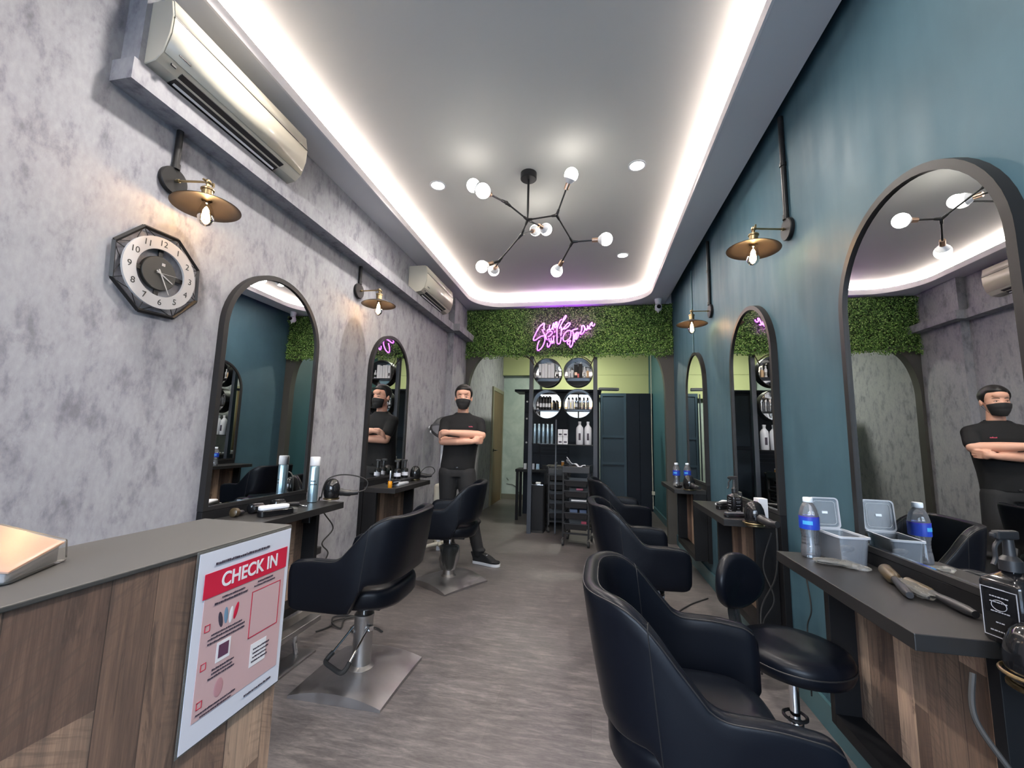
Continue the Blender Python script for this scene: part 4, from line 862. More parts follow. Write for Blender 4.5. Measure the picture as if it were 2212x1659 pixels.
# speaker-like tall black cabinets left of the trolley
t = thing('waste_bin', 'tall black bin with a silver rim behind the left rack post', 'bin', (-.725, 5.80, 0)); MB().prism(rrect(-.10, .11, -.11, .11, .03), .04, .62).build('body', 'black', t, fixn=True); MB().prism(rrect(-.104, .114, -.114, .114, .033), .62, .632).build('rim', 'chrome', t, fixn=True); MB().prism(rrect(-.09, .10, -.10, .10, .03), 0, .04).build('foot', 'rubber', t, fixn=True); 
small('grey_dish', 'steel', 'small grey dish on the tall black bin', 'dish', (-.715, 5.80, .632), (.07, .07, .02), 0, .006)
t = thing('side_cabinet', 'tall black cabinet with cluttered top right of the silver-rimmed bin', 'cabinet', (-.50, 6.36, 0)); MB().box(-.15, .15, -.15, .15, .05, .83).build('body', 'black', t, smooth=0); MB().box(-.156, .156, -.156, .156, .83, .85).build('top_board', mat('brown_black_top', (.03, .025, .018), .5), t, smooth=0); MB().box(-.14, .14, -.158, -.1502, .76, .775).build('pull_strip', 'steel', t, smooth=0)
for s_ in (-.12, .12):
    MB().box(s_ - .02, s_ + .02, -.12, .12, 0, .05).build('foot', 'rubber', t, smooth=0)
bottle(-.42, 6.3, .85, .022, .07, mat('amber_jar', '#c9822c', .3), 'white', 'small amber jar on the tall black cabinet', 'jars behind the rack', cap=.2, neck=.9)
bottle(-.52, 6.32, .85, .018, .05, 'steel', 'white', 'small grey jar left of the amber jar', 'jars behind the rack', cap=.3, neck=.9)
# dark hutch cabinet and table
t = thing('hutch_cabinet', 'tall black hutch cabinet with white knobs, behind the display rack', 'cabinet', (0, 7.05, 0))
MB().box(-1.13, .12, 0, .42, 0, 2.03).build('carcass', 'navy', t, smooth=0); MB().box(-1.30, .16, -.05, .44, 2.03, 2.07).build('cornice', 'navy', t, smooth=0, bevel=.006)
for k, z in enumerate((1.86, 1.57, 1.17)):
    d = MB().box(-1.12, -.86, -.018, -.001, z - .17, z + .10).build('door', 'navy', t, smooth=0, bevel=.003)
    MB().lathe([(.012, -.045), (.016, -.04), (.016, -.032), (.006, -.018)], 14, 'y', (-1.08, 0, z)).build('knob', 'white', d, fixn=True)
for x0 in (-.84, -.36):
    for z0, z1 in ((1.2, 1.98), (.1, 1.14)): MB().box(x0, x0 + .44, -.018, -.001, z0, z1).build('door', 'navy_mid' if x0 > -.5 else 'navy', t, smooth=0, bevel=.003)
for z in (.96, 1.02, 1.08): MB().box(-.84, -.40, -.024, -.018, z, z + .012).build('slat', 'navy_mid', t, smooth=0)
t = thing('side_table', 'black side table with small bottles behind the left rack post', 'table', (-.96, 6.64, 0)); MB().box(-.20, .30, -.18, .2, .725, .765).build('tabletop', 'black', t, smooth=0, bevel=.003)
for sx_, sy_ in ((-.17, -.15), (.27, -.15), (-.17, .17), (.27, .17)): MB().box(sx_ - .02, sx_ + .02, sy_ - .02, sy_ + .02, 0, .725).build('leg', 'black', t, smooth=0)
for i, (x, w_) in enumerate(((-1.02, .04), (-.90, .05), (-.82, .05), (-.72, .06))):
    small('jar_box', ('white', 'paper', 'silver_blue', 'black')[i], ('white box nearest the left edge of the black side table', 'pale paper box on the black side table', 'silver-blue box on the black side table', 'black box at the right end of the black side table')[i], 'box', (x, 6.55, .765), (w_, .05, .085 if i < 3 else .07), 0, .002, 'small boxes on the side table')
small('bar_heater', 'steel', 'grey bar shaped appliance lying on top of the hutch cabinet', 'appliance', (.28, 7.16, 2.07), (.34, .08, .05), radians(8), .012)
t = thing('folding_partition', 'dark slate panelled door with three recessed panels, in the rear room', 'partition', (0, 7.98, 0))
MB().box(.154, .628, 0, .03, 0, 2.115).build('panel', mat('slate_panel', '#243746', .5), t, smooth=0)
b = MB()
for x0, x1 in ((.154, .20), (.585, .628)): b.box(x0, x1, -.012, 0, 0, 2.115)
for z0, z1 in ((0, .1), (.80, .84), (1.29, 1.33), (2.06, 2.115)): b.box(.2, .585, -.012, 0, z0, z1)
b.build('frame_rails', mat('slate_rail', '#2c4150', .5), t, smooth=0)
t = thing('dark_wardrobe', 'tall navy wardrobe filling the right corner of the rear room', 'wardrobe', (0, 7.98, 0)); MB().box(.632, 1.098, 0, .5, 0, 2.115).build('carcass', 'navy', t, smooth=0)
for x0, x1 in ((.636, .862), (.868, 1.094)): MB().box(x0, x1, -.02, -.001, .03, 2.10).build('door', 'navy', t, smooth=0, bevel=.003)
tag(MB().tube([(.60 - .47, 7.93, .0), (.60 - .47, 7.93, 2.1)], .012, 8).build('grey_pipe', 'post'), 'thin grey vertical pipe left of the slate panelled door', 'pipe')
tag(MB().tube([(1.07, 7.9, .06), (1.065, 7.9, 1.2), (1.07, 7.9, 2.9)], .007, 8).build('white_cable', 'offwhite'), 'thin white cable running up the corner beside the navy wardrobe', 'cable')
small('cable_box', 'offwhite', 'small white socket at the foot of the white corner cable', 'socket', (1.075, 7.9, .3), (.05, .04, .06))
# black bag behind the right post
b = MB(); rows = []
for k in range(10):
    z = .05 + .52 * k / 9; f = (.75, .95, 1.0, .98, .92, .85, .75, .6, .42, .2)[k]; rows.append([(.13 * f * cos(a) * (1 + .08 * sin(5 * a + k)), .11 * f * sin(a) * (1 + .1 * cos(4 * a + k)), z) for a in [2 * pi * i / 20 for i in range(20)]])
b.grid(rows, closed_v=True); b.f.append(tuple(range(20))[::-1]); b.mi.append(0); b.f.append(tuple(range(180, 200))); b.mi.append(0)
o = b.build('refuse_bag', 'gloss_black', None, smooth=180); o.location = (.22, 6.0, -.045); tag(o, 'lumpy black bag standing behind the right rack post', 'bag')
# hood dryer behind the man
t = thing('hood_dryer', 'smoked hood dryer on a white stand behind the standing man', 'hair dryer', (-1.66, 4.55, 0))
b = MB(); b.lathe([(.022, .0), (.022, 1.30)], 16); b.build('pole', 'white', t, fixn=True)
b = MB(); b.box(-.05, .05, -.10, .02, .38, .72); b.build('stand_body', 'offwhite', t, smooth=40, bevel=.03, seg=3)
for k in range(4):
    a = radians(45 + 90 * k); l = MB().tube([(0, 0, .07), (.10 * cos(a), .14 * sin(a) , .065), (.16 * cos(a), .26 * sin(a), .055)], [.025, .02, .015], 10).build('foot_arm', 'offwhite', t)
    MB().lathe([(.01, -.012), (.024, -.01), (.024, .01), (.01, .012)], 16, 'x', (.16 * cos(a), .26 * sin(a), .026)).build('caster', 'rubber', l, fixn=True)
HC = Matrix.Translation((0.01, -.02, 1.30)) @ Matrix.Rotation(radians(28), 4, 'Y') @ Matrix.Rotation(radians(20), 4, 'X')
b = MB().at(HC); b.lathe([(.145, 0), (.143, .045), (.125, .10), (.09, .14), (.04, .158), (.002, .162)], 32, cap=False); b.build('visor_dome', 'smoke', t, smooth=180)
b = MB().at(HC); b.tube([(.149 * cos(a), .149 * sin(a), -.006) for a in [2 * pi * i / 40 for i in range(40)]], .014, 10, closed=True); b.build('dark_rim', 'black_plastic', t)
b = MB().at(HC); b.ell((-.145, -.06, -.015), (.018, .018, .018), 12, 8); b.build('white_button', 'white', t); b = MB().at(HC); b.ell((-.085, -.125, -.015), (.018, .018, .018), 12, 8); b.build('white_button', 'white', t)
b = MB().at(HC); b.lathe([(.045, .145), (.045, .175), (.03, .185)], 20); b.build('motor_cap', 'black_plastic', t, fixn=True)
o = MB().ell((0, 0, .03), (.062, .05, .03), 20, 10).build('floor_pedal', 'rubber', None, smooth=180); o.location = (-1.33, 4.88, 0); tag(o, 'small rounded black floor pedal with white stripe, between the man and chair', 'pedal')
MB().box(-.022, .022, -.0505, -.047, .018, .026).build('stripe', 'white', o, smooth=0)
# ---------------------------------------------------------------- things on the desks
DZ = .822
M['grey_ink'] = mat('grey_white_print', '#9a9aa0', .5); M['cap_white'] = mat('bottle_cap_white', '#e3eaf2', .4); M['blue_label'] = mat('royal_blue_label', '#1c3fae', .4); M['water'] = thin_glass('water', (.94, .97, 1.0), .02, .3, .05); M['cyan_ink'] = mat('cyan_print', '#4fb6ea', .5); M['violet_label'] = mat('violet_label_band', '#4a2fa8', .4)
def water_bottle(x, y, label, grp=None, rz=0):
    t = thing('water_bottle', label, 'bottle', (x, y, DZ), rz, grp)
    pr = [(.024, .0), (.030, .004), (.0325, .014), (.0318, .03), (.030, .045), (.0288, .06), (.0282, .07), (.0285, .082), (.0305, .095), (.0325, .103), (.033, .108), (.033, .155), (.032, .163), (.027, .183), (.019, .20), (.0135, .205), (.0135, .213)]
    q = []
    for i in range(len(pr) - 1):
        q.append(pr[i]); 
        if .03 < pr[i][1] < .1: q.append(((pr[i][0] + pr[i + 1][0]) / 2 - .0012, (pr[i][1] + pr[i + 1][1]) / 2))
    q.append(pr[-1]); MB().lathe(q, 28, cap=False).build('bottle_body', 'clear', t, smooth=60)
    MB().lathe([(.0305, .0025), (.0312, .014), (.0298, .04), (.0272, .07), (.029, .095), (.0318, .11), (.0318, .15)], 28).build('water', 'water', t, smooth=60, fixn=True)
    lb = MB().lathe([(.0336, .106), (.0338, .108), (.0338, .152), (.0336, .154)], 32, cap=False).build('label', 'blue_label', t)
    MB().lathe([(.0341, .150), (.0341, .153)], 32, cap=False).build('label_band', 'violet_label', lb)
    b = MB(); r = random.Random(5); a = radians(-150)
    while a < radians(-98): da = radians(r.uniform(3.5, 6)); rr = .0344; b.grid([[(rr * cos(a + da * f), rr * sin(a + da * f), z) for f in (0, .5, .8)] for z in (.124, .130 + r.uniform(0, .004), .138)]); a += da * 1.05
    b.build('label_mark', 'cyan_ink', lb, smooth=0)
    MB().lathe([(.0165, .206), (.017, .208), (.017, .221), (.0155, .224)], 24).build('cap', 'cap_white', t, fixn=True)
    return t
water_bottle(.832, 1.865, 'clear water bottle with blue label, white cap, beside the open plastic tub')
water_bottle(.80, 4.30, 'water bottle with blue label on the farthest desk of the teal wall, left one', 'water bottles on the farthest desk')
water_bottle(.905, 4.33, 'water bottle with blue label on the farthest desk of the teal wall, right one', 'water bottles on the farthest desk')
# frosted tub with open lid
t = thing('plastic_tub', 'frosted plastic tub with raised hinged lid, on the nearest desk', 'container', (.928, 1.845, DZ), radians(4))
def tub(x0, x1, y0, y1, e, h, th=.002):
    b = MB(); o0 = rrect(x0 + e, x1 - e, y0 + e, y1 - e, .01, 4); o1 = rrect(x0, x1, y0, y1, .012, 4); i1 = rrect(x0 + th, x1 - th, y0 + th, y1 - th, .011, 4); i0 = rrect(x0 + e + th, x1 - e - th, y0 + e + th, y1 - e - th, .009, 4)
    rows = [[(p[0], p[1], 0) for p in o0], [(p[0], p[1], h) for p in o1], [(p[0], p[1], h) for p in i1], [(p[0], p[1], th) for p in i0]]
    b.grid(rows, closed_v=True); n = len(o0); b.f.append(tuple(range(n))[::-1]); b.mi.append(0); b.f.append(tuple(range(3 * n, 4 * n))); b.mi.append(0); return b
tub(-.05, .05, -.08, .08, .008, .098).build('tub_body', 'frosted', t, smooth=50, fixn=True)
MB().ringprism(rrect(-.055, .055, -.085, .085, .014, 5), rrect(-.047, .047, -.077, .077, .01, 5), .095, .102).build('tub_rim', 'frosted_rim', t, smooth=50, fixn=True)
ld_ = MB().at(Matrix.Translation((0, .086, .102)) @ Matrix.Rotation(radians(84), 4, 'X')).prism(rrect(-.052, .052, 0, .115, .014, 5), 0, .0018).build('tub_lid', 'frosted', t, smooth=50, fixn=True)
MB().at(Matrix.Translation((0, .086, .102)) @ Matrix.Rotation(radians(84), 4, 'X')).ringprism(rrect(-.054, .054, -.002, .117, .015, 5), rrect(-.049, .049, .003, .112, .013, 5), -.003, .005).build('lid_rim', 'frosted_rim', ld_, smooth=50, fixn=True)
MB().at(Matrix.Translation((0, .086, .102)) @ Matrix.Rotation(radians(84), 4, 'X')).ringprism(rrect(-.041, .041, .012, .103, .012, 5), rrect(-.0395, .0395, .0135, .1015, .011, 5), .0019, .003).build('lid_line', 'frosted_rim', ld_, smooth=50, fixn=True)
MB().at(Matrix.Translation((0, .086, .102)) @ Matrix.Rotation(radians(84), 4, 'X')).box(-.010, .010, .054, .063, .0019, .004).build('lid_tab', 'cap_white', ld_, smooth=0)
o = MB().at(Matrix.Rotation(radians(65), 4, 'X')).ell((0, 0, 0), (.03, .012, .035), 18, 10).build('wrapped_comb', 'film', None, smooth=180); o.location = (.93, 1.83, DZ + .045); tag(o, 'grey wrapped comb standing inside the frosted tub', 'comb')
# film wrapped combs in front of the tub
def film_bag(nm, lab, loc, rz, l, w_, h, seed, inner=None):
    t = thing(nm, lab, 'bag', loc, rz); r = random.Random(seed); rows = []
    for i in range(13):
        f = math.sqrt(max(0, 1 - ((i - 6) / 6.3) ** 4)); rows.append([(-l / 2 + l * i / 12, w_ / 2 * f * cos(a) * r.uniform(.85, 1.1), max(.0005, h / 2 + h / 2 * f * sin(a) * r.uniform(.75, 1.15))) for a in [2 * pi * j / 10 for j in range(10)]])
    MB().grid(rows, closed_v=True).build('film', 'film', t, smooth=20)
    if inner: MB().tube([(-l * .4, 0, h * .4), (l * .38, .004, h * .4)], inner, 8).build('comb', 'black_plastic', t)
    return t
film_bag('wrapped_combs', 'black comb in crinkled clear film in front of the frosted tub', (.86, 1.76, DZ), radians(-18), .13, .05, .024, 3, .006)
film_bag('wrapped_clips', 'small clear film bag with clips leaning by the frosted tub', (.905, 1.725, DZ), radians(-40), .09, .035, .02, 8, None)
# round brush
def round_brush(nm, lab, a, c, rb=.019, m='copper'):
    t = thing(nm, lab, 'brush', a); d = (Vector(c) - Vector(a)); Q = d.to_track_quat('Z', 'Y').to_matrix().to_4x4(); l = d.length
    MB().at(Q).lathe([(rb * .5, 0), (rb, .006), (rb, l * .38), (rb * .6, l * .44)], 22).build('bristle_barrel', m, t, fixn=True)
    MB().at(Q).lathe([(.011, l * .43), (.0095, l * .5), (.012, l * .7), (.0125, l * .9), (.009, l)], 16).build('handle', 'black_plastic', t, fixn=True); return t
M['bristle'] = mat('golden_brown_bristles', (.055, .038, .018), .3)
round_brush('round_hair_brush', 'round hair brush with golden bristles and black handle, on the nearest desk', (.962, 1.665, DZ + .022), (.885, 1.435, DZ + .013), .02, 'bristle')
round_brush('round_hair_brush', 'brown round brush lying by the large mirror, behind the film bag', (.955, 1.56, DZ + .018), (.955, 1.32, DZ + .013), .014, 'bristle')
film_bag('film_bag', 'crinkled clear film over brushes at the foot of the large mirror', (.935, 1.50, DZ), radians(85), .16, .05, .03, 12, .006)
# black square bottle with trigger
def square_sprayer(nm, lab, x, y, rz, s, hb, marks, htot):
    t = thing(nm, lab, 'spray bottle', (x, y, DZ), rz); rows = []
    for f, z in ((.92, 0), (1, .006), (1, hb * .86), (.94, hb * .93), (.55, hb), (.3, hb + .008), (.3, hb + .02)): rows.append([(p[0] * f, p[1] * f, z) for p in rrect(-s / 2, s / 2, -s / 2, s / 2, s * .16, 5)])
    b = MB(); b.grid(rows, closed_v=True); n = len(rows[0]); b.f.append(tuple(range(n))[::-1]); b.mi.append(0); b.f.append(tuple(range(6 * n, 7 * n))); b.mi.append(0); b.build('bottle_body', 'gloss_black', t, smooth=50, fixn=True)
    b = MB(); b.lathe([(s * .24, hb + .012), (s * .24, hb + .035), (s * .13, hb + .045), (s * .11, htot - .02)], 18); b.build('collar', 'black_plastic', t, fixn=True)
    h = MB(); h.box(-.034, .022, -.008, .008, htot - .02, htot); h.box(-.042, -.033, -.006, .006, htot - .016, htot - .004); hh = h.build('spray_head', 'black_plastic', t, smooth=0, bevel=.004)
    MB().tube(smoothpts([(-.02, 0, htot - .02), (-.035, 0, htot - .035), (-.037, 0, htot - .06), (-.045, 0, htot - .075)], 4), .0045, 8).build('trigger', 'black_plastic', hh)
    r = random.Random(4)
    for face in marks:
        b = MB().at(Matrix.Rotation(face, 4, 'Z')); X = -s / 2 - .0012
        for z, wd in ((.80, .3), (.68, .42), (.60, .36), (.46, .42), (.30, .15), (.17, .42)):
            yy = -s * wd / 2
            while yy < s * wd / 2: l = r.uniform(.002, .006); b.box(X, X + .001, yy, yy + l, hb * z, hb * z + .0022); yy += l + .0015
        b.build('white_lettering', 'grey_ink', t, smooth=0)
    return t
sq = square_sprayer('square_spray_bottle', 'large square black spray bottle with white lettering, at the near end of the nearest desk', .935, 1.185, radians(16), .082, .145, (0, pi / 2), .245)
b = MB().at(Matrix.Identity(4)); X = -.0425
b.box(X, X + .001, -.034, -.0325, .012, .118); b.box(X, X + .001, .0315, .033, .012, .118); b.box(X, X + .001, -.034, .033, .116, .1175); b.box(X, X + .001, -.034, .033, .012, .0135)
b.build('label_frame', 'grey_ink', sq, smooth=0)
MB().tube([(X, .014 * cos(a), .082 + .011 * sin(a)) for a in [2 * pi * i / 28 for i in range(28)]], .0007, 5, closed=True).build('label_oval', 'grey_ink', sq)
square_sprayer('square_spray_bottle', 'square black spray bottle with white lettering on the middle desk of the teal wall', .86, 2.83, radians(20), .066, .115, (0, pi / 2), .225)
# hair dryers
def hair_dryer(loc, rz, label, nozzle_up=True, cord=None, hm='gloss_black'):
    t = thing('hair_dryer', label, 'hair dryer', loc, rz, 'black hair dryers at the desks')
    MB().lathe([(.028, 0), (.043, .008), (.05, .03), (.051, .055), (.046, .085), (.034, .112), (.018, .124), (.004, .127)], 28).build('body', hm, t, fixn=True)
    MB().lathe([(.044, -.006), (.050, -.002), (.050, .004), (.040, .006)], 28).build('rim_ring', 'brass', t, fixn=True)
    MB().tube(smoothpts([(.02, 0, .05), (.07, 0, .035), (.12, 0, .03), (.16, 0, .034)], 5), [.024] * 5 + [.021] * 5 + [.016] * 6, 12).build('handle', 'black_plastic', t)
    if cord: MB().tube(smoothpts(cord, 7), .0042, 8).build('cord', 'rubber', t)
    return t
hair_dryer((-1.655, 2.505, DZ + .006), radians(38), 'glossy black hair dryer at the far end of the desk with the silver spray can', cord=[(.16, 0, .034), (.21, .02, .05), (.22, .02, .10), (.16, .01, .135), (.06, 0, .15), (-.02, 0, .13), (-.05, 0, .08), (-.06, .0, .01), (-.07, .03, -.01), (-.07, .05, -.2), (-.07, .05, -.4)])
hair_dryer((-1.66, 3.93 - .10, DZ + .006), radians(40), 'glossy black hair dryer at the far end of the desk with the orange serum', cord=[(.16, 0, .034), (.20, .02, .07), (.17, .01, .11), (.10, 0, .11), (.05, 0, .06), (.045, 0, .02)])
def dryer_holder(loc, rz, lab):
    t = thing('dryer_holder', lab, 'holder', loc, rz, 'ring holders for hair dryers')
    MB().tube([(.056 * cos(a), .056 * sin(a), 0) for a in [2 * pi * i / 32 for i in range(32)]], .004, 8, closed=True).build('ring', 'brass', t)
    MB().tube([(.056, 0, 0), (.085, 0, -.012), (.105, 0, -.030)], .005, 8).build('bracket_arm', 'black_metal', t)
dryer_holder((.87, 2.545, DZ + .002), radians(90), 'ring holder at the near end of the middle desk, teal wall')
dryer_holder((.90, 1.105, DZ - .03), radians(90), 'ring holder at the near end of the nearest desk')
hair_dryer((.87, 2.545, DZ - .01), radians(-70), 'glossy black hair dryer at the near end of the middle desk, teal wall', cord=[(.15, 0, .03), (.15, 0, -.1), (.10, .02, -.25), (.02, 0, -.42), (.05, -.03, -.6), (.0, 0, -.75)])
hair_dryer((.86, 4.06, DZ + .004), radians(-70), 'small glossy black hair dryer on the farthest desk, beside the two bottles')
hair_dryer((.90, 1.105, DZ - .055), radians(-118), 'black hair dryer hanging at the near end of the nearest desk, by the plank panel', cord=[(.15, 0, .03), (.17, .02, -.03), (.12, .08, -.10), (.05, .09, -.2), (.06, .06, -.36), (.09, .04, -.55), (.02, .1, -.70)])
tag(MB().tube(smoothpts([(.80, 1.13, .775), (.775, 1.10, .70), (.80, 1.05, .62), (.86, 1.09, .52), (.84, 1.12, .42), (.80, 1.10, .30), (.84, 1.12, .12), (.9, 1.1, .012)], 8), .0055, 8).build('power_cord', 'rubber'), 'thick black cord looping down before the nearest desk plank panel', 'cord')
tag(MB().tube(smoothpts([(-1.765, 2.55, .76), (-1.75, 2.60, .70), (-1.74, 2.68, .60), (-1.76, 2.60, .52), (-1.75, 2.66, .44), (-1.77, 2.60, .35)], 8), .0045, 8).build('power_cord', 'rubber'), 'black cord hanging beside the desk with the silver spray can', 'cord')
small('wall_adapter', 'black_plastic', 'black plug adapter below the desk with the silver spray can', 'adapter', (-1.775, 2.50, .47), (.1, .10, .045), 0, .006)
small('desk_socket', 'black_plastic', 'black power socket under the desk edge with the silver spray can', 'socket', (-1.745, 2.415, .69), (.06, .05, .092), 0, .004)
tag(MB().tube(smoothpts([(-1.70, 2.52, .009), (-1.66, 2.62, .009), (-1.72, 2.74, .009), (-1.60, 2.78, .009), (-1.68, 2.66, .014), (-1.58, 2.60, .009), (-1.62, 2.72, .014), (-1.50, 2.80, .009), (-1.52, 2.62, .009), (-1.42, 2.56, .009), (-1.38, 2.66, .009), (-1.30, 2.62, .009)], 8), .005, 8).build('power_cord', 'rubber'), 'tangled black cord lying on the floor behind the front-left chair', 'cord')
tag(MB().tube(smoothpts([(.48, 3.35, .0055), (.58, 3.30, .0055), (.62, 3.42, .0055), (.76, 3.62, .0055), (.92, 3.78, .0055)], 8), .005, 8).build('power_cord', 'rubber'), 'thin black cord crossing the floor behind the middle right chair', 'cord')
for lab, p in (('black cord hanging under the middle desk of the teal wall', [(.94, 2.52, .78), (.90, 2.54, .6), (.93, 2.50, .45), (.88, 2.53, .3), (.93, 2.5, .12)]), ('grey cord hanging below the mirror between the nearest and middle desks', [(1.0, 2.30, .62), (.995, 2.26, .5), (1.0, 2.32, .4), (.98, 2.27, .28), (1.0, 2.32, .1)]), ('thin cord hanging under the desk with the orange serum', [(-1.77, 3.96, .80), (-1.78, 3.95, .55), (-1.775, 3.98, .3), (-1.77, 3.95, .13)])):
    tag(MB().tube(smoothpts(p, 8), .0035, 6).build('hanging_cord', 'rubber'), lab, 'cord')
# grey wall desk 1 items
t = thing('spray_can', 'tall silver-blue spray can with white cap', 'spray can', (-1.695, 2.37, DZ))
M['can_metal'] = mat('silver_blue_can', (0.33, 0.46, 0.53), .28, .85)
MB().lathe([(.022, 0), (.0285, .004), (.0285, .214), (.024, .222)], 30).build('can_body', 'can_metal', t, fixn=True); MB().lathe([(.0285, .222), (.0295, .226), (.0295, .272), (.027, .276)], 30).build('cap', 'white', t, fixn=True)
b = MB()
for z, n_ in ((.125, 3), (.105, 4)):
    for i in range(n_): a = radians(-88 + i * 19); b.grid([[(.0292 * cos(a + d_), .0292 * sin(a + d_), z + q_) for d_ in (0, .12, .22)] for q_ in (0, .008)])
b.build('label_mark', 'ink_black', t, smooth=0)
def trimmer(lab, loc, rz, m1, m2, l=.15, w_=.045, h=.035):
    t = thing('hair_clipper', lab, 'hair clipper', loc, rz)
    MB().prism(rrect(-l / 2, l / 2, -w_ / 2, w_ / 2, w_ * .4, 6), .0, h * .6).build('body', m1, t, smooth=50, fixn=True, bevel=.004); MB().prism(rrect(-l / 2 + .002, l / 2 - .02, -w_ / 2 + .002, w_ / 2 - .002, w_ * .38, 6), h * .6, h).build('top_shell', m2, t, smooth=50, fixn=True, bevel=.006)
    b = MB(); b.box(l / 2 - .004, l / 2 + .018, -w_ * .4, w_ * .4, .003, h * .5); b.build('blade_head', 'steel', t, smooth=0); return t
trimmer('white and black hair clipper on the desk with the silver spray can', (-1.60, 1.95, DZ), radians(66), 'gloss_black', 'white', .17, .058, .052)
trimmer('dark hair clipper at the near end of the middle desk, teal wall', (.825, 2.70, DZ), radians(15), 'gloss_black', 'smoke', .14, .04, .03)
trimmer('dark hair clipper lying behind the square spray bottle on the middle desk', (.86, 3.02, DZ), radians(40), 'gloss_black', 'black_plastic', .16, .04, .045)
o = MB().prism(rrect(-.07, .05, -.03, .03, .012, 5), 0, .008).build('white_tray', 'white', None, smooth=0, fixn=True); o.location = (.90, 3.20, DZ + .012); o.rotation_euler = (0, radians(-8), radians(50)); tag(o, 'small white flat comb tray on the middle desk of the teal wall', 'tray')
round_brush('round_hair_brush', 'short black round brush beside the white clipper, silver can desk', (-1.70, 2.04, DZ + .031), (-1.66, 2.20, DZ + .018), .030, 'gloss_black')
round_brush('round_hair_brush', 'black round brush at the mirror foot, silver can desk', (-1.735, 1.93, DZ + .027), (-1.73, 2.12, DZ + .014), .026, 'gloss_black')
round_brush('round_hair_brush', 'round brush with brown bristles lying nearest the counter, silver can desk', (-1.745, 1.83, DZ + .024), (-1.745, 1.90, DZ + .014), .022, 'bristle')
o = MB().tube(smoothpts([(-.03, 0, .006), (-.01, .004, .01), (.015, 0, .006), (.04, .002, .006)], 5), [.004, .005, .007, .008, .007, .006, .005, .0045, .004, .004, .004, .004, .004, .003, .003, .003], 8).build('hair_clip', 'chrome', None); o.location = (-1.645, 2.20, DZ); tag(o, 'small metal hair clip on the desk with the silver spray can', 'clip')
# footrest by the first chair
t = thing('footrest', 'low brushed metal footrest on a floor plate under the silver can desk', 'footrest', (-1.60, 2.13, 0)); MB().box(-.06, .045, -.19, .19, 0, .012).build('floor_plate', 'steel', t, smooth=0, bevel=.002)
MB().box(-.02, .05, -.21, .21, .165, .195).build('foot_bar', 'steel', t, smooth=0, bevel=.006); 
for s in (-.12, .12): MB().tube(smoothpts([(-.03, s, .012), (-.045, s, .08), (-.03, s, .15), (0, s, .168)], 5), .014, 10).build('bracket', 'chrome', t)
# grey wall desk 2 items
bottle(-1.60, 3.20, DZ, .017, .135, mat('amber_serum', '#d08a1c', .2), 'chrome', 'small orange serum bottle with a silver pump cap', 'serum', cap=.6, neck=.45, nm='serum_bottle')
small('white_case', 'frosted_rim', 'flat white plastic case on the desk with the orange serum', 'case', (-1.63, 3.42, DZ), (.10, .22, .018), radians(4), .004)
small('black_case', 'gloss_black', 'low black case in front of the flat white case', 'case', (-1.625, 3.29, DZ + .019), (.07, .09, .014), radians(-6), .004)
o = MB().prism(rrect(-.07, .07, -.15, .15, .02, 5), 0, .014).build('dark_tray', 'black_plastic', None, smooth=0, fixn=True); o.location = (-1.70, 3.62, DZ + .019); tag(o, 'dark tray holding two black spray bottles, serum desk', 'tray')
for i, (y, x) in enumerate(((3.55, -1.71), (3.68, -1.70))):
    bo = bottle(x, y, DZ + .033, .03, .15, 'gloss_black', 'black_plastic', ('nearer', 'farther')[i] + ' black spray bottle on the dark tray, serum desk', 'black spray bottles on the dark tray', cap=.4, neck=.4, nm='black_spray_bottle', band='paper')
    MB().box(-.03, .02, -.008, .008, .148, .166).build('spray_head', 'black_plastic', bo, smooth=0, bevel=.003)
t = thing('black_clutch', 'black comb and clip bundle beside the farthest desk bottles', 'comb', (.79, 4.17, DZ), radians(20)); MB().ell((0, 0, .018), (.04, .02, .018), 16, 8).build('bundle', 'gloss_black', t); MB().ell((-.02, .02, .03), (.02, .016, .016), 14, 8).build('clip_head', 'film', t)
small('pink_white_pack', 'white', 'white and magenta product pack behind the hair dryer on the middle desk', 'pack', (.945, 2.66, DZ), (.05, .06, .12), radians(5), .002)
small('magenta_sleeve', mat('magenta_print', '#8a2f7a', .5), 'magenta pack below the white product pack on the middle desk', 'pack', (.885, 2.64, DZ), (.045, .05, .06), radians(5), .002)
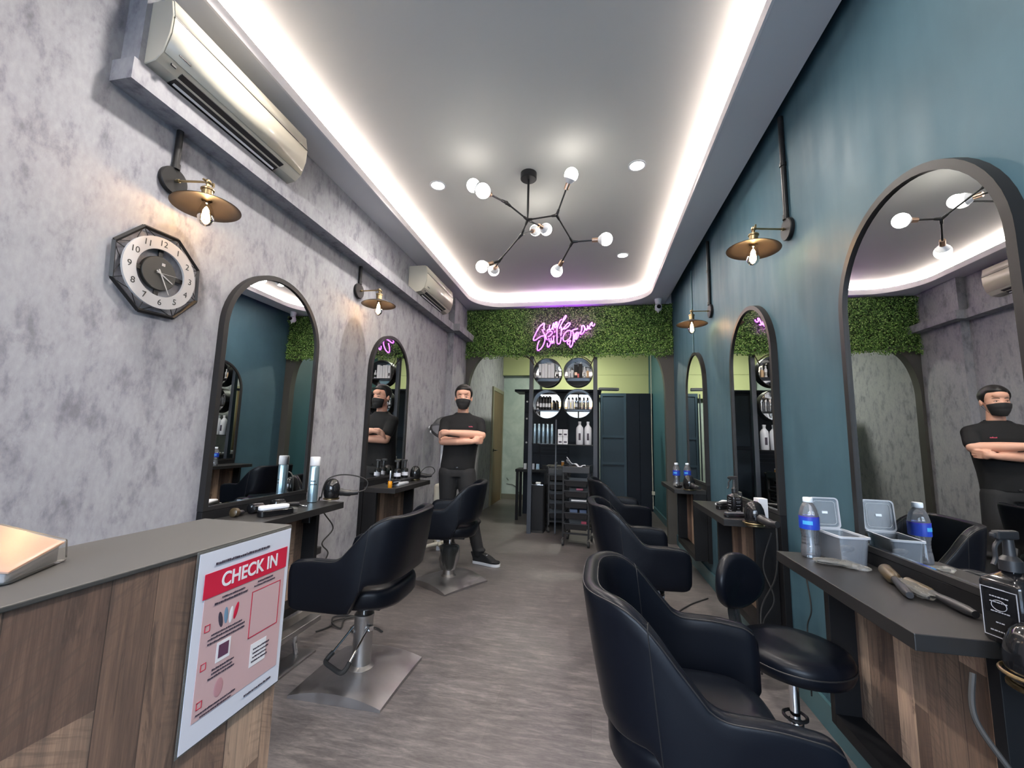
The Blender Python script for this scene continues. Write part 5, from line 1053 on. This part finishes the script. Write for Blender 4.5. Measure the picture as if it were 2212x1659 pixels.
# ---------------------------------------------------------------- the standing man (local: faces -y, +x is image right)
def blob(name, prims, voxel, mats, parent, it=6, fac=.5):
    m = MB()
    for p in prims:
        if p[0] == 'c':
            _, a, ra, c, rb = p; a, c = Vector(a), Vector(c); q = 8; pts = []; rs = []
            d = (c - a).normalized()
            for k in range(1, 5): f = k / 5; pts.append(a - d * ra * cos(f * pi / 2)); rs.append(ra * sin(f * pi / 2))
            for k in range(q + 1): pts.append(a.lerp(c, k / q)); rs.append(ra + (rb - ra) * k / q)
            for k in range(4, 0, -1): f = k / 5; pts.append(c + d * rb * cos(f * pi / 2)); rs.append(rb * sin(f * pi / 2))
            m.tube(pts, rs, 18)
        elif p[0] == 'e': m.ell(p[1], p[2], 26, 18)
        elif p[0] == 'l':      # loft of ellipses: (cx, cy, z, rx, ry), ...
            m.grid([[(cx + rx * (abs(cos(t_)) ** .85) * (1 if cos(t_) > 0 else -1), cy + ry * (abs(sin(t_)) ** .85) * (1 if sin(t_) > 0 else -1), z) for t_ in [2 * pi * i / 36 for i in range(36)]] for cx, cy, z, rx, ry in p[1]], closed_v=True)
            n_ = len(m.v); m.f.append(tuple(range(n_ - 36, n_))); m.mi.append(0); s_ = n_ - 36 * len(p[1]); m.f.append(tuple(range(s_, s_ + 36))[::-1]); m.mi.append(0)
    o = m.build(name, mats, None, smooth=0, fixn=True)
    r = o.modifiers.new('r', 'REMESH'); r.mode = 'VOXEL'; r.voxel_size = voxel; r.use_smooth_shade = True
    s = o.modifiers.new('s', 'SMOOTH'); s.factor = fac; s.iterations = it
    dg = bpy.context.evaluated_depsgraph_get(); me = bpy.data.meshes.new_from_object(o.evaluated_get(dg)); old = o.data; o.modifiers.clear(); o.data = me; me.name = name
    bpy.data.meshes.remove(old); me.shade_smooth()
    if not me.materials: me.materials.append(M[mats])
    o.parent = parent; return o
M['skin'] = mat('skin', '#dba78f', .5, Subsurface_Weight=.08, Subsurface_Scale=.02); M['skin'].node_tree.nodes['Principled BSDF'].inputs['Subsurface Radius'].default_value = (1, .4, .25)
M['tee'] = mat('black_cotton', (.011, .011, .012), .85, 0.0, Specular_IOR_Level=0.3); M['trouser'] = mat('black_denim', (.010, .010, .0115), .8); M['hair'] = mat('black_hair', (.008, .007, .007), .45); M['mask'] = mat('black_mask', (.014, .014, .015), .75)
M['eye_white'] = mat('eye_white', '#cfc6c0', .3); M['eye_dark'] = mat('dark_iris', (.01, .008, .007), .2); M['brow'] = mat('eyebrow', (.02, .015, .012), .7); M['lid'] = mat('eyelid_line', '#5a342b', .6)
man = thing('person', 'man in black t-shirt, trousers and face mask standing with folded arms', 'person', (-1.335, 4.23, 0), radians(14))
C = 'c'; E_ = 'e'
hz = 1.657
LS, LE, LW = (.172, .0, 1.385), (.205, -.085, 1.262), (-.105, -.222, 1.282)
RS, RE, RW = (-.172, .0, 1.385), (-.185, -.105, 1.195), (.11, -.185, 1.196)
body = [(E_, (0, .012, hz + .035), (.083, .099, .088)), (E_, (0, -.012, hz - .015), (.073, .086, .088)), (E_, (0, -.035, hz - .085), (.047, .052, .045)), (E_, (0, -.02, hz - .055), (.060, .062, .06)),
        (C, (0, -.088, hz - .004), .010, (0, -.104, hz - .038), .013), (E_, (0, -.097, hz - .042), (.020, .013, .011)),
        (E_, (-.032, -.074, hz - .03), (.024, .018, .018)), (E_, (.032, -.074, hz - .03), (.024, .018, .018)), (E_, (0, -.078, hz + .045), (.052, .022, .028)),
        (E_, (.086, .014, hz - .012), (.009, .017, .030)), (E_, (-.086, .014, hz - .012), (.009, .017, .030)),
        (C, (0, .018, hz - .09), .055, (0, .022, hz - .20), .060), (C, (0, .02, 1.43), .06, (0, .02, 1.1), .10), (C, (0, .02, 1.1), .10, (-.03, .02, .95), .095), (C, (.05, .015, 1.39), .045, LS, .042), (C, (-.05, .015, 1.39), .045, RS, .042),
        (C, LS, .050, LE, .044), (C, LE, .045, (.06, -.16, 1.272), .041), (C, (.06, -.16, 1.272), .041, LW, .028),
        (C, RS, .050, RE, .044), (C, RE, .045, (-.03, -.155, 1.196), .041), (C, (-.03, -.155, 1.196), .041, RW, .028)]
# legs inside the trousers keep the body one surface
HPc = (-.035, .0, .93); LK, LA = (.115, -.055, .49), (.215, -.085, .10); RK, RA = (-.125, .03, .49), (-.095, .125, .10)
body += [(C, (.055, 0, .90), .07, LK, .05), (C, LK, .048, LA, .036), (C, (-.115, 0, .90), .07, RK, .05), (C, RK, .048, RA, .036), (C, (LA[0], LA[1], .09), .032, (.27, -.12, .035), .020), (C, (RA[0], RA[1], .09), .032, (-.09, .04, .035), .020)]
# left hand: palm over the right upper arm, fingers curling down
def hand(wrist, palm, fdir, down, spread, r=.0092, thumb=None):
    w, p = Vector(wrist), Vector(palm); out = [(C, tuple(w), .026, tuple(p), .026)]
    f, d, s = Vector(fdir).normalized(), Vector(down).normalized(), Vector(spread).normalized()
    out += [(E_, tuple(p + s * .016), (.024, .022, .022)), (E_, tuple(p - s * .016), (.024, .022, .022))]
    for k, ln in enumerate((.9, 1.0, .95, .78)):
        a = p + s * (.030 - .0195 * k) + f * .020; b_ = a + (f * .028 + d * .010) * ln; c = b_ + (f * .010 + d * .024) * ln; e = c + (d * .020 - f * .004) * ln
        out += [(C, tuple(a), r * 1.08, tuple(b_), r), (C, tuple(b_), r, tuple(c), r * .93), (C, tuple(c), r * .93, tuple(e), r * .82)]
    if thumb: t0, t1, t2 = thumb; out += [(C, t0, .0125, t1, .0105), (C, t1, .0105, t2, .0092)]
    return out
body += hand(LW, (-.175, -.205, 1.275), (-.85, .35, -.35), (.15, .75, -.65), (0, -.35, .94), thumb=((-.135, -.225, 1.298), (-.165, -.225, 1.302), (-.188, -.218, 1.292)))
body += hand(RW, (.165, -.165, 1.205), (.85, .45, .05), (.1, .95, .1), (0, -.25, .97), thumb=((.13, -.185, 1.225), (.165, -.15, 1.238), (.195, -.12, 1.235)))
bd = blob('body', body, .0055, 'skin', man, 4)
tee = [('l', [(-.035, .01, .905, .179, .117), (-.033, .01, .95, .178, .118), (-.022, .01, 1.05, .176, .118), (-.01, .01, 1.15, .180, .122), (0, .01, 1.26, .186, .126), (0, .015, 1.34, .195, .122), (0, .02, 1.40, .185, .108), (0, .022, 1.44, .150, .092), (0, .022, 1.47, .105, .08), (0, .022, 1.492, .08, .074)]),
       (C, (.10, .015, 1.395), .078, (.172, 0, 1.385), .068), (C, (-.10, .015, 1.395), .078, (-.172, 0, 1.385), .068), (C, (.172, 0, 1.38), .066, (.196, -.058, 1.298), .059), (C, (-.172, 0, 1.38), .066, (-.184, -.075, 1.262), .058)]
ts = blob('t_shirt', tee, .008, 'tee', man, 5)
b = MB(); b.tube([(.071 * cos(a), .018 + .068 * sin(a), 1.489 + .010 * sin(a)) for a in [2 * pi * i / 36 for i in range(36)]], .007, 8, closed=True); b.build('collar', 'tee', ts)
b = MB()
for i in range(6): b.box(.072 + i * .007, .072 + i * .007 + .005, -.1275 + i * .0012, -.1235 + i * .0012, 1.343, 1.343 + (.010, .007, .007, .011, .007, .008)[i])
b.build('chest_logo', mat('pink_red_embroidery', '#d0506a', .6), ts, smooth=0)
tr = [('l', [(-.035, .01, .835, .165, .112), (-.035, .01, .88, .176, .116), (-.035, .01, .93, .172, .112), (-.035, .01, .96, .165, .106)]), (C, (.052, 0, .87), .106, LK, .076), (C, LK, .07, (LA[0], LA[1], LA[2] + .005), .056), (C, (-.122, 0, .87), .106, RK, .076), (C, RK, .07, (RA[0], RA[1], RA[2] + .005), .056),
      (E_, (LA[0] + .01, LA[1] - .01, .13), (.064, .06, .022)), (E_, (.16, -.07, .40), (.074, .07, .03)), (E_, (RA[0], RA[1] - .01, .14), (.062, .06, .022))]
trs = blob('trousers', tr, .009, 'trouser', man, 5)
MB().box(-.042, -.022, -.1125, -.108, .928, .938).build('belt_buckle', 'chrome', trs, smooth=0)
# head details
b = MB()
for s in (-1, 1): b.ell((s * .032, -.0845, hz - .017 + .010), (.0125, .0055, .0036), 16, 8)
b.build('eye', 'eye_white', man)
man.children[-1].name = 'eye'
for s in (-1, 1): MB().ell((s * .032, -.0890, hz - .017 + .010), (.0050, .0026, .0036), 12, 8).build('iris', 'eye_dark', man)
for s in (-1, 1): MB().tube(smoothpts([(s * .016, -.0925, hz - .017 + .0105), (s * .026, -.0925, hz - .017 + .0148), (s * .038, -.0885, hz - .017 + .0145), (s * .048, -.081, hz - .017 + .010)], 4), .0016, 6).build('eyelid', 'lid', man)
for s in (-1, 1): MB().tube(smoothpts([(s * .014, -.0955, hz - .017 + .0335), (s * .028, -.0955, hz - .017 + .0365), (s * .044, -.088, hz - .017 + .0355), (s * .056, -.078, hz - .017 + .0305)], 4), [.0022, .0026, .003, .0031, .0031, .003, .003, .0028, .0026, .0024, .002, .0017, .0014], 8).build('eyebrow', 'brow', man)
# hair cap with a short fringe and faded sides
rows = []; cx, cy, cz_ = 0, .014, hz + .036
NT = 56
for k in range(15):
    row = []
    for i in range(NT):
        a = 2 * pi * i / NT; fr = -sin(a)           # 1 at the front (-y)
        low = .35 if fr > .55 else (.35 + (.55 - fr) / .35 * -1.0 if fr > .2 else (-.65 if fr > -.2 else -.65 - .35 * min(1, (-.2 - fr) / .4)))
        ph0 = math.asin(max(-.98, min(.95, low))); ph = pi / 2 - (pi / 2 - ph0) * k / 14
        thick = 1.0 + .13 * max(0, min(1, (sin(ph) + .75) / .9)) * (1 if k < 13 else .35 if k == 13 else -.25)
        rx, ry, rz_ = .0855 * thick, .100 * thick, .094 * (thick + .02)
        row.append((cx + rx * cos(ph) * cos(a), cy + ry * cos(ph) * sin(a), cz_ + rz_ * sin(ph)))
    rows.append(row)
b = MB(); b.grid(rows, closed_v=True); o = b.build('hair', 'hair', man, smooth=180, fixn=True)
# pleated mask with ear loops
rows = []
for k in range(13):
    z = hz - .026 - .106 * k / 12; row = []
    for i in range(25):
        a = radians(-72 + 144 * i / 24); f = k / 12; rx = (.078 - .010 * f - .022 * f * f); ry = .112 - .018 * abs(f - .25) - .045 * max(0, f - .72) + .013 * max(0, 1 - abs(a) / .5) * max(0, 1 - f / .45) + .0025 * (1 if k in (4, 7) else 0) - .012 * (1 - f) * (1 if False else 0)
        ztop = .008 * (1 - cos(a * 1.1)) * (1 - f) * -1 + .010 * cos(a * 1.3) * (1 - f) * .5
        row.append((rx * sin(a) * (1.03), -.004 - ry * (max(0, cos(a)) ** .8) + .004, z + ztop + .018 * f * (1 - cos(a))))
    rows.append(row)
o = MB().grid(rows).build('face_mask', 'mask', man, smooth=180); o.modifiers.new('solid', 'SOLIDIFY').thickness = .002
b = MB()
for s in (-1, 1): b.tube(smoothpts([(s * .073, -.025, hz - .022), (s * .084, -.004, hz + .004), (s * .086, .014, hz + .02)], 4), .0013, 5); b.tube(smoothpts([(s * .060, -.03, hz - .10), (s * .076, .0, hz - .06), (s * .084, .014, hz - .04)], 4), .0013, 5)
b.build('ear_loops', 'mask', o)
# shoes
def shoe(a, yaw):
    Q = Matrix.Translation(a) @ Matrix.Rotation(yaw, 4, 'Z')      # toe toward -y
    def ft(zs, g, top=None):
        return [[(p[0] * g_, p[1], z) for p in OUT] for z, g_ in zs]
    OUT = [(.036, .085), (.03, .105), (0, .112), (-.03, .105), (-.036, .085), (-.034, .03), (-.038, -.03), (-.046, -.09), (-.044, -.13), (-.03, -.165), (0, -.18), (.03, -.168), (.046, -.13), (.046, -.09), (.038, -.03), (.035, .03)]
    OUT2 = [tuple(v)[:2] for v in smoothpts([(x, y, 0) for x, y in OUT], 3, closed=True)]
    rows = []
    for z, g, tt in ((.024, 1.0, 0), (.045, 1.0, 0), (.062, .92, .02), (.080, .82, .05), (.104, .74, .085)):
        rows.append([(x * g, (y - .02) * (1 - tt * 1.2) + .02 + tt * .45, z * (1 if y > -.05 else 1 - .42 * min(1, (-.05 - y) / .13) * (z > .05)) ) for x, y in OUT2])
    b = MB().at(Q); b.grid(rows, closed_v=True); n = len(OUT2); b.f.append(tuple(range(4 * n, 5 * n))); b.mi.append(0); b.f.append(tuple(range(n))[::-1]); b.mi.append(0)
    u = b.build('shoe', 'trouser', man, smooth=60, fixn=True)
    b = MB().at(Q); b.grid([[(x * 1.04, y * 1.02, z) for x, y in OUT2] for z in (.002, .012, .028)], closed_v=True); b.f.append(tuple(range(2 * n, 3 * n))); b.mi.append(0); b.f.append(tuple(range(n))[::-1]); b.mi.append(0)
    b.build('sole', 'white', u, smooth=60, fixn=True)
    MB().at(Q).tube([(-.02, -.035, .088), (0, -.04, .092), (.02, -.035, .088)], .003, 6).build('lace', 'paper', u)
shoe((.265, -.115, 0), radians(60)); shoe((-.092, .10, 0), radians(-8))
